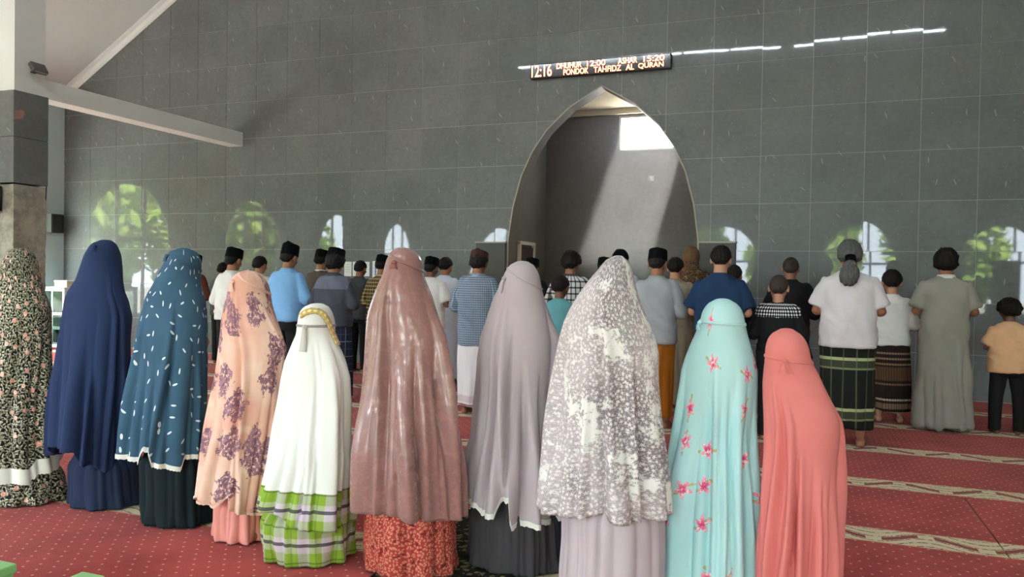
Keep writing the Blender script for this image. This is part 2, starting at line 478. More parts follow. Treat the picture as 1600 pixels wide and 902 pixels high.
for ci in range(-22, 13):
    for ri in range(-4, 8):
        x0, x1 = max(XL+.002, X0T+ci*T), min(XR-.002, X0T+(ci+1)*T)
        z0, z1 = max(.003, Z0T+(ri+4)*T), Z0T+(ri+5)*T
        if x1-x0 < .03 or z1-z0 < .03: continue
        if EAVE+.57*(x1-XL) < z0: continue
        cx, cz = (x0+x1)/2, (z0+z1)/2
        polys = tile_poly(x0+g, x1-g, z0+g, z1-g)
        tx, tz = rnd.gauss(0, .0022), rnd.gauss(0, .0022)
        for poly in polys:
            fulltile = len(polys) == 1 and len(poly) == 4 and abs(x1-x0-T) < 1e-6 and abs(z1-z0-T) < 1e-6 and abs((poly[2][0]-poly[0][0])-(T-2*g)) < .001
            vis = x1 < 3.1 and z0 < 6.1 and cz < EAVE+.57*(cx-XL)+.2
            if vis and ntile < 300:
                ntile += 1
                if fulltile:
                    o = bpy.data.objects.new('tile', tme); col.objects.link(o); o.location = (cx, YW, cz)
                else:
                    v, f = prism([(x-cx, z-cz) for x, z in poly], 0, .011)
                    o = mesh_obj('tile', v, f, M['tile'], loc=(cx, YW, cz))
                o.rotation_euler = (tx, 0, tz); o.parent = wall_front
            else:
                rest.append(prism(poly, YW, YW+.011))
if rest:
    v, f = merge(rest); o = mesh_obj('outer_tiles', v, f, M['tile'], wall_front); o['kind'] = 'stuff'

# niche behind the arch
ND = 12.35; NL, NR, NZ = NX-1.40, NX+1.40, 4.16
nwx0, nwx1, nwz0, nwz1 = -2.82, -1.72, 3.47, 4.04
def quad(a, b, c, d): return [a, b, c, d]
def rect_hole_wall(name, x0, x1, z0, z1, hole, y, mat, parent=None):
    a, b, c, d = hole
    V, Fs = merge([([(p, y, r), (q, y, r), (q, y, s_), (p, y, s_)], [(0, 1, 2, 3)]) for p, q, r, s_ in
                   ((x0, a, z0, z1), (b, x1, z0, z1), (a, b, z0, c), (a, b, d, z1))])
    V2, F2 = merge([([(a, y, c), (b, y, c), (b, y+.08, c), (a, y+.08, c)], [(0, 1, 2, 3)]), ([(a, y, d), (b, y, d), (b, y+.08, d), (a, y+.08, d)], [(0, 3, 2, 1)]),
                    ([(a, y, c), (a, y+.08, c), (a, y+.08, d), (a, y, d)], [(0, 1, 2, 3)]), ([(b, y, c), (b, y, d), (b, y+.08, d), (b, y+.08, c)], [(0, 1, 2, 3)])])
    V, Fs = merge([(V, Fs), (V2, F2)])
    return mesh_obj(name, V, Fs, mat, parent)
wn = struct(rect_hole_wall('wall_niche_back', NL, NR, -.1, NZ, (nwx0, nwx1, nwz0, nwz1), ND, M['niche_tile']), 'brown tiled back wall of the niche with a small window')
struct(mesh_obj('wall_niche_left', [(NL, YW+.26, 0), (NL, ND, 0), (NL, ND, NZ), (NL, YW+.26, NZ)], [(0, 1, 2, 3)], M['olive']))
struct(mesh_obj('wall_niche_right', [(NR, YW+.26, 0), (NR, ND, 0), (NR, ND, NZ), (NR, YW+.26, NZ)], [(3, 2, 1, 0)], M['olive']))
struct(mesh_obj('ceiling_niche', [(NL, YW+.05, NZ), (NR, YW+.05, NZ), (NR, ND, NZ), (NL, ND, NZ)], [(0, 3, 2, 1)], M['cream']))
struct(boxo('trim_1', ((NL+NR)/2, ND-.03, NZ-.05), (NR-NL, .05, .09), M['cream']))
# seal between arch reveal and niche box, seen from inside
V, Fs = [], []
for z in zs: V += [(NL-.1, YW+.26, z), (NX-half(z), YW+.26, z), (NX+half(z), YW+.26, z), (NR+.1, YW+.26, z)]
for i in range(len(zs)-1):
    a = i*4; Fs += [(a, a+4, a+5, a+1), (a+2, a+6, a+7, a+3)]
k = len(V); V += [(NL-.1, YW+.26, 4.07), (NR+.1, YW+.26, 4.07), (NR+.1, YW+.26, 4.3), (NL-.1, YW+.26, 4.3)]; Fs.append((k, k+3, k+2, k+1))
struct(mesh_obj('wall_niche_front', V, Fs, M['olive']))
# frame of the niche window
nf = struct(empty('window_1', ((nwx0+nwx1)/2, ND+.05, nwz0)), 'small bright window high in the niche')
for cx, cz, sx, sz in (((nwx0+nwx1)/2, nwz0+.015, nwx1-nwx0, .03), ((nwx0+nwx1)/2, nwz1-.015, nwx1-nwx0, .03), (nwx0+.015, (nwz0+nwz1)/2, .03, nwz1-nwz0), (nwx1-.015, (nwz0+nwz1)/2, .03, nwz1-nwz0)):
    boxo('window_frame', (cx-(nwx0+nwx1)/2, 0, cz-nwz0), (sx, .05, sz), M['frame'], nf)
# door in the niche's left wall with its light frame
dr = struct(empty('door_1', (NL+.01, 11.35, 0)), 'dark brown door in the side wall of the niche')
boxo('door_leaf', (.012, 0, .93), (.024, .6, 1.86), plain('dark_brown_wood', (.035, .02, .014), .5), dr)
for yy in (-.33, .33): boxo('door_frame', (.018, yy, .95), (.05, .05, 1.94), M['cream'], dr)
boxo('door_frame', (.018, 0, 1.92), (.05, .71, .05), M['cream'], dr)
boxo('handle', (.05, -.22, 1.0), (.04, .1, .02), plain('dull_steel', (.4, .4, .4), .35, .5, 1.0), dr)
# light switch on the niche back wall
p = at_depth(1018, 279, ND)
sw = tag(empty('light_switch', (p.x, ND-.001, p.z)), 'small square white switch plate on the brown niche wall', 'switch')
boxo('plate', (0, -.006, 0), (.085, .01, .085), M['white'], sw, .002); boxo('rocker', (0, -.013, 0), (.03, .006, .05), M['frame'], sw)
# low dark piers on both sides of the niche
for k, (a, b, lab) in enumerate(((-4.49, -4.03, 'low dark matte panel left of the niche opening'), (-1.27, -.80, 'low dark matte panel right of the niche opening'))):
    t = tag(empty('wall_panel', ((a+b)/2, YW, 0)), lab, 'panel')
    boxo('board', (0, -.045, .945), (b-a, .055, 1.89), M['panel'], t, .006)
    boxo('capping', (0, -.05, 1.895), (b-a+.02, .075, .02), M['jamb'], t)

# ceilings: flat tray and the slopes around it
def slab(name, pts, mat, label=None):
    return struct(mesh_obj(name, pts, [tuple(range(len(pts)))], mat), label)
slab('ceiling', [(FX0, FY0, FLAT), (FX1, FY0, FLAT), (FX1, YW+.02, FLAT), (FX0, YW+.02, FLAT)], M['ceil'], 'flat grey ceiling over the middle of the hall')
slab('ceiling_slope_left', [(FX0, FY0, FLAT), (FX0, YW+.02, FLAT), (XL-.02, YW+.02, EAVE), (XL-.02, YR, EAVE)], M['ceil'])
slab('ceiling_slope_right', [(FX1, FY0, FLAT), (FX1, YW+.02, FLAT), (XR+.02, YW+.02, EAVE), (XR+.02, YR, EAVE)], M['ceil'])
slab('ceiling_slope_rear', [(FX0, FY0, FLAT), (FX1, FY0, FLAT), (XR+.02, YR, EAVE), (XL-.02, YR, EAVE)], M['ceil'])
# white trims: cornice up the slope, tray edges
sl = Vector((FX0-XL, 0, FLAT-EAVE)).normalized(); nrm = Vector((sl.z, 0, -sl.x))
V, Fs = [], []
for t in (0, (Vector((FX0, 0, FLAT))-Vector((XL, 0, EAVE))).length):
    P0 = Vector((XL, 0, EAVE)) + sl*t
    for y, o in ((YW, 0), (YW-.10, 0), (YW-.10, .03), (YW-.05, .05), (YW-.03, .11), (YW, .13)):
        q = P0 + nrm*o; V.append((q.x, y, q.z))
for i in range(6): Fs.append((i, (i+1) % 6, (i+1) % 6+6, i+6))
struct(mesh_obj('trim_2', V, Fs, M['white']), 'white cornice climbing between sloped ceiling and tiled wall')
for k, (c, s) in enumerate((((FX0, (FY0+YW)/2, FLAT-.05), (.12, YW-FY0-.1, .10)), ((FX1, (FY0+YW)/2, FLAT-.05), (.12, YW-FY0-.1, .10)), (((FX0+FX1)/2, FY0, FLAT-.05), (FX1-FX0-.12, .12, .10)))):
    struct(boxo('trim_%d' % (k+3), c, s, M['white']))

# side and rear walls with pointed windows
WH, WSILL, WSPR, WTOP = 1.12, .45, 2.05, 3.25
def whalf(z):
    if z <= WSPR: return WH
    t = (z-WSPR)/(WTOP-WSPR); return WH*math.sqrt(max(0, 1-t**1.65))
wz = [WSILL, WSPR] + [WSPR+(WTOP-WSPR)*(1-(1-i/16)**1.6) for i in range(1, 17)]
def window_wall(name, length, wins, xf, mat, height):
    """xf(s, d, z) -> point ; wall along s, d outward"""
    V, Fs = [], []
    def addq(*p):
        n = len(V); V.extend(p); Fs.append((n, n+1, n+2, n+3))
    cuts = sorted(wins); s0 = 0
    for i, c in enumerate(cuts):
        s1 = length if i == len(cuts)-1 else (c+cuts[i+1])/2
        for d in (0, .2):
            addq(xf(s0, d, -.15), xf(s1, d, -.15), xf(s1, d, WSILL), xf(s0, d, WSILL))
            for a, b in zip(wz, wz[1:]):
                addq(xf(s0, d, a), xf(c-whalf(a), d, a), xf(c-whalf(b), d, b), xf(s0, d, b))
                addq(xf(c+whalf(a), d, a), xf(s1, d, a), xf(s1, d, b), xf(c+whalf(b), d, b))
            addq(xf(s0, d, WTOP), xf(s1, d, WTOP), xf(s1, d, height), xf(s0, d, height))
        for a, b in zip(wz, wz[1:]):
            for s in (-1, 1): addq(xf(c+s*whalf(a), 0, a), xf(c+s*whalf(a), .2, a), xf(c+s*whalf(b), .2, b), xf(c+s*whalf(b), 0, b))
        addq(xf(c-WH, 0, WSILL), xf(c+WH, 0, WSILL), xf(c+WH, .2, WSILL), xf(c-WH, .2, WSILL))
        s0 = s1
    return struct(mesh_obj(name, V, Fs, mat))
rearx = [-10.2, -6.3, -2.4, 1.6, 5.5]
lefty = [8.9, 5.1, 1.3, -2.5]
fl_ = lambda s, d, z: Vector((XL-d, YR+s, z))
fr_ = lambda s, d, z: Vector((XR+d, YR+s, z))
fb_ = lambda s, d, z: Vector((XL+s, YR-d, z))
window_wall('wall_left', YW+.02-YR, [y-YR for y in lefty], fl_, M['blue'], EAVE+.05)
struct(mesh_obj('wall_right', [(XR, YR, -.15), (XR, YW+.02, -.15), (XR, YW+.02, EAVE+.05), (XR, YR, EAVE+.05)], [(0, 1, 2, 3)], M['blue']))
window_wall('wall_rear', XR-XL, [x-XL for x in rearx], fb_, M['blue'], EAVE+.05)
bgl = NB('window_glass'); mixs = bgl.new('ShaderNodeMixShader'); tr = bgl.new('ShaderNodeBsdfTransparent'); gl = bgl.new('ShaderNodeBsdfGlossy')
gl.inputs['Roughness'].default_value = .02; mixs.inputs[0].default_value = .07; tr.inputs[0].default_value = (.93, .96, .95, 1)
bgl.t.links.new(tr.outputs[0], mixs.inputs[1]); bgl.t.links.new(gl.outputs[0], mixs.inputs[2]); bgl.t.links.new(mixs.outputs[0], bgl.out.inputs[0])
M['glass'] = bgl.m
wi = [2]
def window(loc, rz):
    e = struct(empty('window_%d' % wi[0], loc), 'pointed arch window with grey frame and panes'); wi[0] += 1
    e.rotation_euler = (0, 0, rz)
    # outline frame
    pts = [(-whalf(z), z) for z in wz] + [(whalf(z), z) for z in reversed(wz[:-1])]
    V, Fs = [], []
    for x, z in pts:
        k = .95 if z > WSPR else 1
        for (dx, y) in ((1, -.03), (1, .03), (0, .03), (0, -.03)):
            xx = x if dx else x*.945; zz = z if dx else WSILL+.05+(z-WSILL-.05)*.975 if z > WSILL else WSILL+.05
            V.append((xx, y, zz-WSILL))
    n = len(pts)
    for i in range(n):
        j = (i+1) % n
        for q in range(4): Fs.append((4*i+q, 4*i+(q+1) % 4, 4*j+(q+1) % 4, 4*j+q))
    mesh_obj('window_frame', V, Fs, M['frame'], e)
    for x in (-.33, .33): boxo('mullion', (x, 0, (whz(x)-WSILL)/2), (.06, .05, whz(x)-WSILL-.04), M['frame'], e)
    boxo('transom', (0, -.002, WSPR-WSILL), (2*WH-.1, .055, .07), M['frame'], e)
    for (a, b) in ((-WH+.05, -.36), (-.30, .30), (.36, WH-.05)):
        mesh_obj('pane', [(a, 0, .05), (b, 0, .05), (b, 0, WSPR-WSILL-.03), (a, 0, WSPR-WSILL-.03)], [(0, 1, 2, 3)], M['glass'], e)
        zz = [WSPR+.03+(WTOP-.08-WSPR-.03)*i/10 for i in range(11)]
        L = [(max(a, -whalf(z)*.95), min(b, whalf(z)*.95), z) for z in zz]; L = [q for q in L if q[1]-q[0] > .01]
        poly = [(q[0], 0, q[2]-WSILL) for q in L] + [(q[1], 0, q[2]-WSILL) for q in reversed(L)]
        mesh_obj('pane', poly, [tuple(range(len(poly)))], M['glass'], e)
    # daylight sampling guide for this opening
    ld = bpy.data.lights.new('window_portal', 'AREA'); ld.shape = 'RECTANGLE'; ld.size = 2*WH; ld.size_y = WTOP-WSILL
    ld.cycles.is_portal = True
    lo = bpy.data.objects.new('window_portal', ld); col.objects.link(lo); lo.parent = e
    lo.location = (0, .16, (WTOP-WSILL)/2); lo.rotation_euler = (-PI/2, 0, 0)
    return e
def whz(x):
    t = (1-(abs(x)/WH)**2)**(1/1.65); return WSPR+(WTOP-WSPR)*t
# local +y of a window points outdoors
for x in rearx: window((x, YR-.1, WSILL), PI)
for y in lefty: window((XL-.1, y, WSILL), PI/2)
ld = bpy.data.lights.new('window_portal', 'AREA'); ld.shape = 'RECTANGLE'; ld.size = nwx1-nwx0; ld.size_y = nwz1-nwz0; ld.cycles.is_portal = True
lo = bpy.data.objects.new('window_portal', ld); col.objects.link(lo); lo.location = ((nwx0+nwx1)/2, ND+.10, (nwz0+nwz1)/2); lo.rotation_euler = (-PI/2, 0, 0)

# outdoors: ground and trees seen only through the windows
struct(mesh_obj('ground', [(-60, -60, -.25), (60, -60, -.25), (60, 60, -.25), (-60, 60, -.25)], [(0, 1, 2, 3)], plain('sunlit_ground', (.36, .34, .30), .9, .1, 0, .3)))
M['bark'] = plain('bark', (.12, .08, .05), .9, .1)
b_ = NB('leaves'); n_ = b_.new('ShaderNodeObjectInfo').outputs['Random']; nn = b_.noise(b_.obj(), 1.6, 2)
M['leaf'] = b_.fin(b_.mix(nn[0], (.10, .22, .03), (.36, .46, .09)), .6, .3)
rt = random.Random(11)
def tree_meshes():
    v, f = tube([(0, 0, 0), (.1, 0, 1.2), (0, .1, 2.6), (.1, 0, 4.2)], [.2, .16, .12, .05], 9)
    trunk = bpy.data.meshes.new('trunk'); trunk.from_pydata([tuple(x) for x in v], [], f); trunk.materials.append(M['bark'])
    V, Fs = [], []
    for i in range(2100):
        while True:
            p = Vector((rt.uniform(-1, 1), rt.uniform(-1, 1), rt.uniform(-1, 1)))
            if .35 < p.length < 1: break
        c = Vector((p.x*2.1, p.y*2.1, 2.75+p.z*2.45)); a = Vector((rt.gauss(0, 1), rt.gauss(0, 1), rt.gauss(0, 1))).normalized()
        b = a.orthogonal().normalized(); s = rt.uniform(.18, .38); n = len(V)
        V += [tuple(c-a*s), tuple(c+b*s*.45), tuple(c+a*s), tuple(c-b*s*.45)]; Fs.append((n, n+1, n+2, n+3))
    fol = bpy.data.meshes.new('foliage'); fol.from_pydata(V, [], Fs); fol.materials.append(M['leaf'])
    return trunk, fol
trk, fol = tree_meshes()
tsp = [(-9.8, -10.2, 'left of the rear wall windows'), (-4.9, -11, 'behind the rear wall, near its middle'), (0, -10.4, 'straight behind the camera side wall'), (4.9, -11, 'behind the fourth rear window'), (9.9, -10.2, 'off the rear right corner'),
       (-18.5, 10.2, 'beyond the left wall next to the front corner'), (-19, 5.6, 'beyond the second left window'), (-18.2, 1.0, 'beyond the third left window'), (-18.8, -3.6, 'beyond the last left window')]
for i, (x, y, wh) in enumerate(tsp):
    t = tag(empty('garden_tree', (x, y, -.25)), 'leafy green garden tree outdoors ' + wh, 'tree', 'garden trees outside the hall')
    t.rotation_euler = (0, 0, i*1.3); t.scale = (1, 1, .85+.1*(i % 4))
    for nm, me in (('trunk', trk), ('foliage', fol)):
        o = bpy.data.objects.new(nm, me); col.objects.link(o); o.parent = t
        if nm == 'foliage': o['kind'] = 'stuff'

# LED tubes along the rear edge of the tray
M['tube'] = emit('lamp_tube', (.80, .92, 1.0), 100.0)
nt = 9; x = -7.86
for i in range(nt):
    tp = 1.213 if i < 6 else 1.14
    if i == 6: x += .27
    t = tag(empty('tube_light', (x+tp/2, FY0+.075, FLAT-.11)), 'white tube lamp on the ceiling edge, number %s from the left of its row' % ['one', 'two', 'three', 'four', 'five', 'six', 'seven', 'eight', 'nine'][i], 'lamp', 'row of tube lamps on the ceiling edge')
    boxo('housing', (0, 0, 0), (tp-.03, .05, .04), M['white'], t)
    v, f = tube([(-tp/2+.02, 0, -.035), (tp/2-.02, 0, -.035)], .016, 10); mesh_obj('tube', v, f, M['tube'], t, smooth=True)
    for s in (-1, 1): boxo('end_cap', (s*(tp/2-.02), 0, -.03), (.03, .045, .05), M['white'], t)
    x += tp

# ------------------------------------------------------------------ carpets
def carpet_mat():
    b = NB('red_carpet'); p = b.pos(); x, y, z = b.xyz(p)
    s = 1/.088
    row = b.math('FLOOR', b.math('MULTIPLY', y, s*1.6))
    off = b.math('MULTIPLY', b.math('MODULO', row, 2.0), .5)
    fx = b.math('SUBTRACT', b.math('FRACT', b.math('ADD', b.math('MULTIPLY', x, s), off)), .5)
    fy = b.math('SUBTRACT', b.math('FRACT', b.math('MULTIPLY', y, s*1.6)), .5)
    d = b.math('SQRT', b.math('ADD', b.math('POWER', fx, 2.0), b.math('POWER', b.math('MULTIPLY', fy, .63), 2.0)))
    dot = b.math('LESS_THAN', d, .075)
    n = b.noise(p, 2.2, 4, .6); n2 = b.noise(p, 170, 2)
    base = b.mix(b.ramp(n[0], .3, .7), srgb(158, 50, 50), srgb(192, 72, 66))
    base = b.mix(b.math('MULTIPLY', n2[0], .5), base, srgb(128, 36, 38))
    c = b.mix(b.math('MULTIPLY', dot, .7), base, srgb(232, 172, 150))
    b.bump(n2[0], .006, .5)
    return b.fin(c, .95, .1, .12)
def border_mat():
    b = NB('carpet_border'); p = b.pos(); x, y, z = b.xyz(p)
    vy = b.xyz(b.uv())[1]                         # 0..1 across the border
    u = b.math('MULTIPLY', x, 2*PI/.54)
    cen = b.math('ADD', .5, b.math('MULTIPLY', b.math('SINE', u), .24))
    dd = b.math('ABSOLUTE', b.math('SUBTRACT', vy, cen))
    n = b.noise(p, 42, 3, .7)[0]
    blob = b.math('GREATER_THAN', b.math('ABSOLUTE', b.math('COSINE', u)), .45)
    red = b.math('MULTIPLY', b.math('LESS_THAN', b.math('ADD', dd, b.math('MULTIPLY', b.math('SUBTRACT', n, .5), .12)), .10), blob)
    lin = b.math('LESS_THAN', b.math('ABSOLUTE', b.math('SUBTRACT', b.math('FRACT', b.math('MULTIPLY', dd, 4.2)), .62)), .10)
    c = b.mix(b.math('MULTIPLY', lin, b.ramp(n, .40, .55)), srgb(216, 198, 166), srgb(70, 54, 42))
    c = b.mix(red, c, srgb(140, 58, 46))
    edge = b.math('GREATER_THAN', b.math('ABSOLUTE', b.math('SUBTRACT', vy, .5)), .455)
    c = b.mix(edge, c, srgb(196, 134, 110))
    n2 = b.noise(p, 170, 2); b.bump(n2[0], .006, .5)
    return b.fin(c, .95, .1, .12)
M['carpet'] = carpet_mat(); M['border'] = border_mat()
PITCHY = 1.205; Y0 = 4.55
names = {-6: 'at the foot of the rear wall', -5: 'second from the rear wall', -4: 'third from the rear wall', -3: 'behind the photographer', -2: 'under the photographer', -1: 'with the green bench, nearest the camera', 0: 'beginning behind the women', 1: 'empty, between women and men', 2: 'empty, just behind the last row of men', 3: 'under the last row of men', 4: 'under the second row of men', 5: 'along the foot of the tiled wall'}
kk = 0
for k in range(-7, 5):
    ya, yb = Y0+k*PITCHY, Y0+(k+1)*PITCHY
    if k == 4: yb = YW-.01
    if k == -7: ya = max(ya, YR+.01)
    segs = [(XL+.02, XR-.02)]
    if k == 0: segs = [(XL+.02, 1.03), (1.036, XR-.02)]
    for si, (xa, xb) in enumerate(segs):
        t = tag(empty('carpet_strip', ((xa+xb)/2, (ya+yb)/2, 0)), 'red dotted carpet strip with patterned border, ' + ['lying at the rear wall', 'second from the rear wall', 'third from the rear wall', 'behind the photographer', 'under the photographer', 'nearest to the green benches', 'under the row of women', 'second in front of the women' if si == 0 else 'right of the carpet seam', 'empty behind the last row of men', 'under the last row of men', 'under the middle row of men', 'along the foot of the tiled wall'][k+7], 'carpet', 'carpet strips')
        BW = .26
        v, f = box_v((0, 0, 0), (xb-xa-.004, yb-ya-BW-.004, .012)); mesh_obj('pile', v, f, M['carpet'], t, loc=(0, BW/2, -.006))
        v, f = box_v((0, 0, 0), (xb-xa-.004, BW, .012))
        mesh_obj('border', v, f, M['border'], t, uvs=[(q[0], .5+q[1]/BW) for q in v], loc=(0, -(yb-ya)/2+BW/2, -.0055))

# ------------------------------------------------------------------ column and things on the left
colm = struct(empty('column_1', (-8.98, 6.68, 0)), 'square column, white above grey tiles and bare concrete')
CW = .42
def concrete():
    b = NB('bare_concrete'); n = b.noise(b.pos(), 6, 5, .7); n2 = b.noise(b.pos(), 40, 3)
    b.bump(b.math('ADD', n[0], b.math('MULTIPLY', n2[0], .4)), .03, .8)
    return b.fin(b.mix(b.ramp(n[0], .3, .7), srgb(140, 140, 130), srgb(180, 180, 168)), .95, .1)
M['concrete'] = concrete()
me = remesh([box_v((0, 0, 1.2), (CW, CW, 2.42))], .03, 0, lambda p: .012*noise.noise(p*7)+.008*noise.noise(p*19))
link('concrete_core', me, M['concrete'], colm)
boxo('shaft', (0, 0, 5.35), (CW-.02, CW-.02, 3.68), M['white'], colm)
for zi in range(2):
    for (dx, dy, sx, sy) in ((0, -CW/2, CW-.004, .03), (CW/2, 0, .03, CW+.028), (0, CW/2, CW-.004, .03), (-CW/2, 0, .03, CW+.028)):
        boxo('tile', (dx, dy, 2.42+.275+zi*.55), (sx, sy, .545), M['tile'], colm, .002)
bm_ = struct(boxo('beam_1', (-8.94, (6.88+YW)/2, 3.625), (.28, YW-6.88-.005, .23), M['white']), 'long white beam running from the column to the tiled wall')
struct(boxo('beam_2', ((XL-9.2)/2, 6.68, 3.625), (-9.2-XL-.02, .26, .23), M['white']), 'white cross beam left of the column')

def speaker(loc, rz, size, lab):
    t = tag(empty('wall_speaker', loc), lab, 'speaker'); t.rotation_euler = (0, 0, rz)
    w_, d_, h_ = size
    boxo('cabinet', (0, -d_/2-.02, h_/2), (w_, d_, h_), M['black'], t, .01)
    boxo('grille', (0, -d_-.025, h_/2), (w_*.88, .012, h_*.9), plain('speaker_grille', (.02, .02, .02), .9), t, .004)
    for z in (.3, .7): v, f = tube([(0, -d_-.03, h_*z), (0, -d_-.036, h_*z)], w_*(.3 if z < .5 else .15), 18); mesh_obj('cone', v, f, M['black'], t)
    boxo('bracket', (0, -.01, h_/2), (w_*.3, .02, h_*.5), M['frame'], t)
    return t
speaker((-9.10, 6.47, 2.08), 0, (.34, .22, .30), 'black loudspeaker on the near face of the column')
speaker((XL, 10.2, 2.06), PI/2, (.26, .20, .34), 'black loudspeaker on the pale blue side wall')
def cable(pts, lab):
    v, f = tube(pts, .008, 6); return tag(mesh_obj('cable', v, f, M['black'], smooth=True), lab, 'cable')
cable([(-8.98+CW/2-.3, 6.44, 3.74), (-8.98+CW/2-.31, 6.438, 3.3), (-8.98+CW/2-.29, 6.438, 2.8), (-8.98+CW/2-.33, 6.436, 2.4)], 'thin black cable hanging down the tiled column')
cable([(XL+.012, 9.95, 3.1), (XL+.012, 10.1, 3.12), (XL+.014, 10.13, 2.9), (XL+.012, 10.11, 2.42)], 'thin black cable on the pale blue side wall')
fl = tag(empty('floodlight', (-8.77, 6.70, 3.80)), 'small dark floodlight on the white part of the column', 'floodlight')
boxo('arm', (.03, 0, -.02), (.06, .05, .02), M['black'], fl)
h = boxo('lamp_head', (.10, 0, .02), (.06, .19, .13), plain('floodlight_grey', (.10, .10, .10), .5), fl, .008); h.rotation_euler = (0, -.6, 0)
h2 = boxo('lens', (.128, 0, .0), (.01, .16, .10), plain('lens_glass', (.25, .26, .27), .15, .6), fl); h2.rotation_euler = (0, -.6, 0)

M['cab_glass'] = M['glass'].copy(); M['cab_glass'].name = 'cabinet_glass'
for n_ in M['cab_glass'].node_tree.nodes:
    if n_.type == 'MIX_SHADER': n_.inputs[0].default_value = .015
    if n_.type == 'BSDF_TRANSPARENT': n_.inputs[0].default_value = (.62, .70, .66, 1)
# glass cabinet in the corner
cab = tag(empty('glass_cabinet', (-12.3, 9.92, .001)), 'white framed glass cabinet in the corner behind the navy robe', 'cabinet')
for sx in (-1, 1):
    for sy in (-1, 1): boxo('post', (sx*.36, sy*.18, .53), (.045, .045, 1.06), M['white'], cab)
for z in (.06, .62, 1.04):
    for sy in (-1, 1): boxo('rail', (0, sy*.18, z), (.675, .04, .05), M['white'], cab)
    for sx in (-1, 1): boxo('rail', (sx*.36, 0, z), (.04, .315, .05), M['white'], cab)
boxo('back_panel', (0, .165, .55), (.67, .01, .95), plain('cabinet_back', (.05, .07, .06), .6), cab)
boxo('shelf', (0, 0, .35), (.66, .3, .02), M['white'], cab)
for z_, h_ in ((.83, .38), (.33, .5)): boxo('glass', (0, -.185, z_), (.66, .006, h_), M['cab_glass'], cab)
boxo('top_board', (0, 0, 1.072), (.78, .42, .02), M['white'], cab)
bx = tag(empty('carton', (-12.12, 9.92, 1.083)), 'small cream carton on top of the glass cabinet', 'box')
boxo('body', (0, 0, .045), (.3, .22, .09), plain('cream_card', (.62, .52, .36), .8), bx, .004); boxo('lid', (0, 0, .105), (.31, .23, .03), plain('pale_card', (.7, .68, .62), .8), bx, .004)

# pale green benches at the lower left
M['green'] = plain('green_paint', srgb(150, 205, 140), .6, .3, 0, .12)
for k, (px, py, lab) in enumerate(((31, 880, 'pale green painted low bench at the lower left corner'), (168, 899, 'pale green low bench barely showing at the bottom edge'))):
    p = on_floor(px, py, .28)
    W_ = .30 if k == 0 else .055
    t = tag(empty('low_bench', (p.x-W_, p.y-.17, .002)), lab, 'bench')
    boxo('seat_board', (0, 0, .2625), (2*W_, .32, .035), M['green'], t, .005)
    for s in (-1, 1):
        boxo('side_board', (s*(W_-.02), 0, .1225), (.03, .30, .245), M['green'], t, .004)
        boxo('apron', (0, s*.14, .20), (2*W_-.075, .02, .085), M['green'], t, .003)

# ------------------------------------------------------------------ LED sign
sg = tag(empty('led_sign', (-2.68, YW-.06, 4.33)), 'long black prayer time display with glowing orange letters above the niche', 'sign')
boxo('case', (0, 0, 0), (2.0, .07, .205), M['black'], sg, .006)
bs = NB('led_face'); bs.fin((.03, .028, .03), .06, .6)
boxo('screen', (0, -.037, 0), (1.97, .006, .178), bs.m, sg)
M['led'] = emit('led_orange', (1.0, .20, .07), 9)
def text_obj(name, s, x, z, h, width, parent, mat, y=-.0415):
    cu = bpy.data.curves.new(name, 'FONT'); cu.body = s; cu.size = 1; cu.extrude = .004
    o = bpy.data.objects.new(name, cu); col.objects.link(o)
    dg = bpy.context.evaluated_depsgraph_get(); me = bpy.data.meshes.new_from_object(o.evaluated_get(dg))
    bpy.data.objects.remove(o); bpy.data.curves.remove(cu)
    xs = [v.co.x for v in me.vertices]; ys = [v.co.y for v in me.vertices]
    kx, kz = width/(max(xs)-min(xs)), h/(max(ys)-min(ys)); mx, my = min(xs), min(ys)
    for v in me.vertices: v.co = Vector(((v.co.x-mx)*kx, -v.co.z*.3, (v.co.y-my)*kz))
    ob = link(name, me, mat, parent); ob.location = (x, y, z); return ob
text_obj('clock_digits', '12:16', -.975, -.082, .165, .30, sg, M['led'])
text_obj('lettering', 'DHUHUR', -.60, .008, .078, .36, sg, M['led'])
text_obj('lettering', '12:00', -.16, .008, .078, .26, sg, M['led'])
text_obj('lettering', 'ASHAR', .28, .008, .078, .26, sg, M['led'])
text_obj('lettering', '15:20', .63, .008, .078, .28, sg, M['led'])
text_obj('lettering', 'PONDOK', -.50, -.084, .078, .36, sg, M['led'])
text_obj('lettering', 'TAHFIDZ', -.06, -.084, .078, .38, sg, M['led'])
text_obj('lettering', 'AL', .39, -.084, .078, .11, sg, M['led'])
text_obj('lettering', 'QURAN', .56, -.084, .078, .34, sg, M['led'])
# paper notices on the wall
for k, (x0, x1, y0, y1, lab) in enumerate(((538, 549, 409, 432, 'white paper notice on the wall, leftmost of three'), (551, 577, 409, 432, 'white paper notice behind the dark haired boy'), (582, 597, 408, 438, 'white paper notice with a blue bar, rightmost of three'))):
    a, b = at_depth(x0, y0, YW-.01), at_depth(x1, y1, YW-.01)
    t = tag(empty('paper_notice', ((a.x+b.x)/2, YW-.003, (a.z+b.z)/2)), lab, 'notice')
    wd, hg = b.x-a.x, a.z-b.z
    boxo('sheet', (0, -.004, 0), (wd, .002, hg), plain('paper_white', (.82, .84, .86), .8), t)
    for j in range(4): boxo('text_line', (0, -.0056, hg*(.3-.17*j)), (wd*.7, .0012, hg*.02), plain('ink', (.35, .38, .45), .8), t)
    if k == 2: boxo('blue_bar', (-wd*.18, -.0062, 0), (wd*.12, .0012, hg*.5), plain('blue_ink', (.1, .25, .5), .8), t)
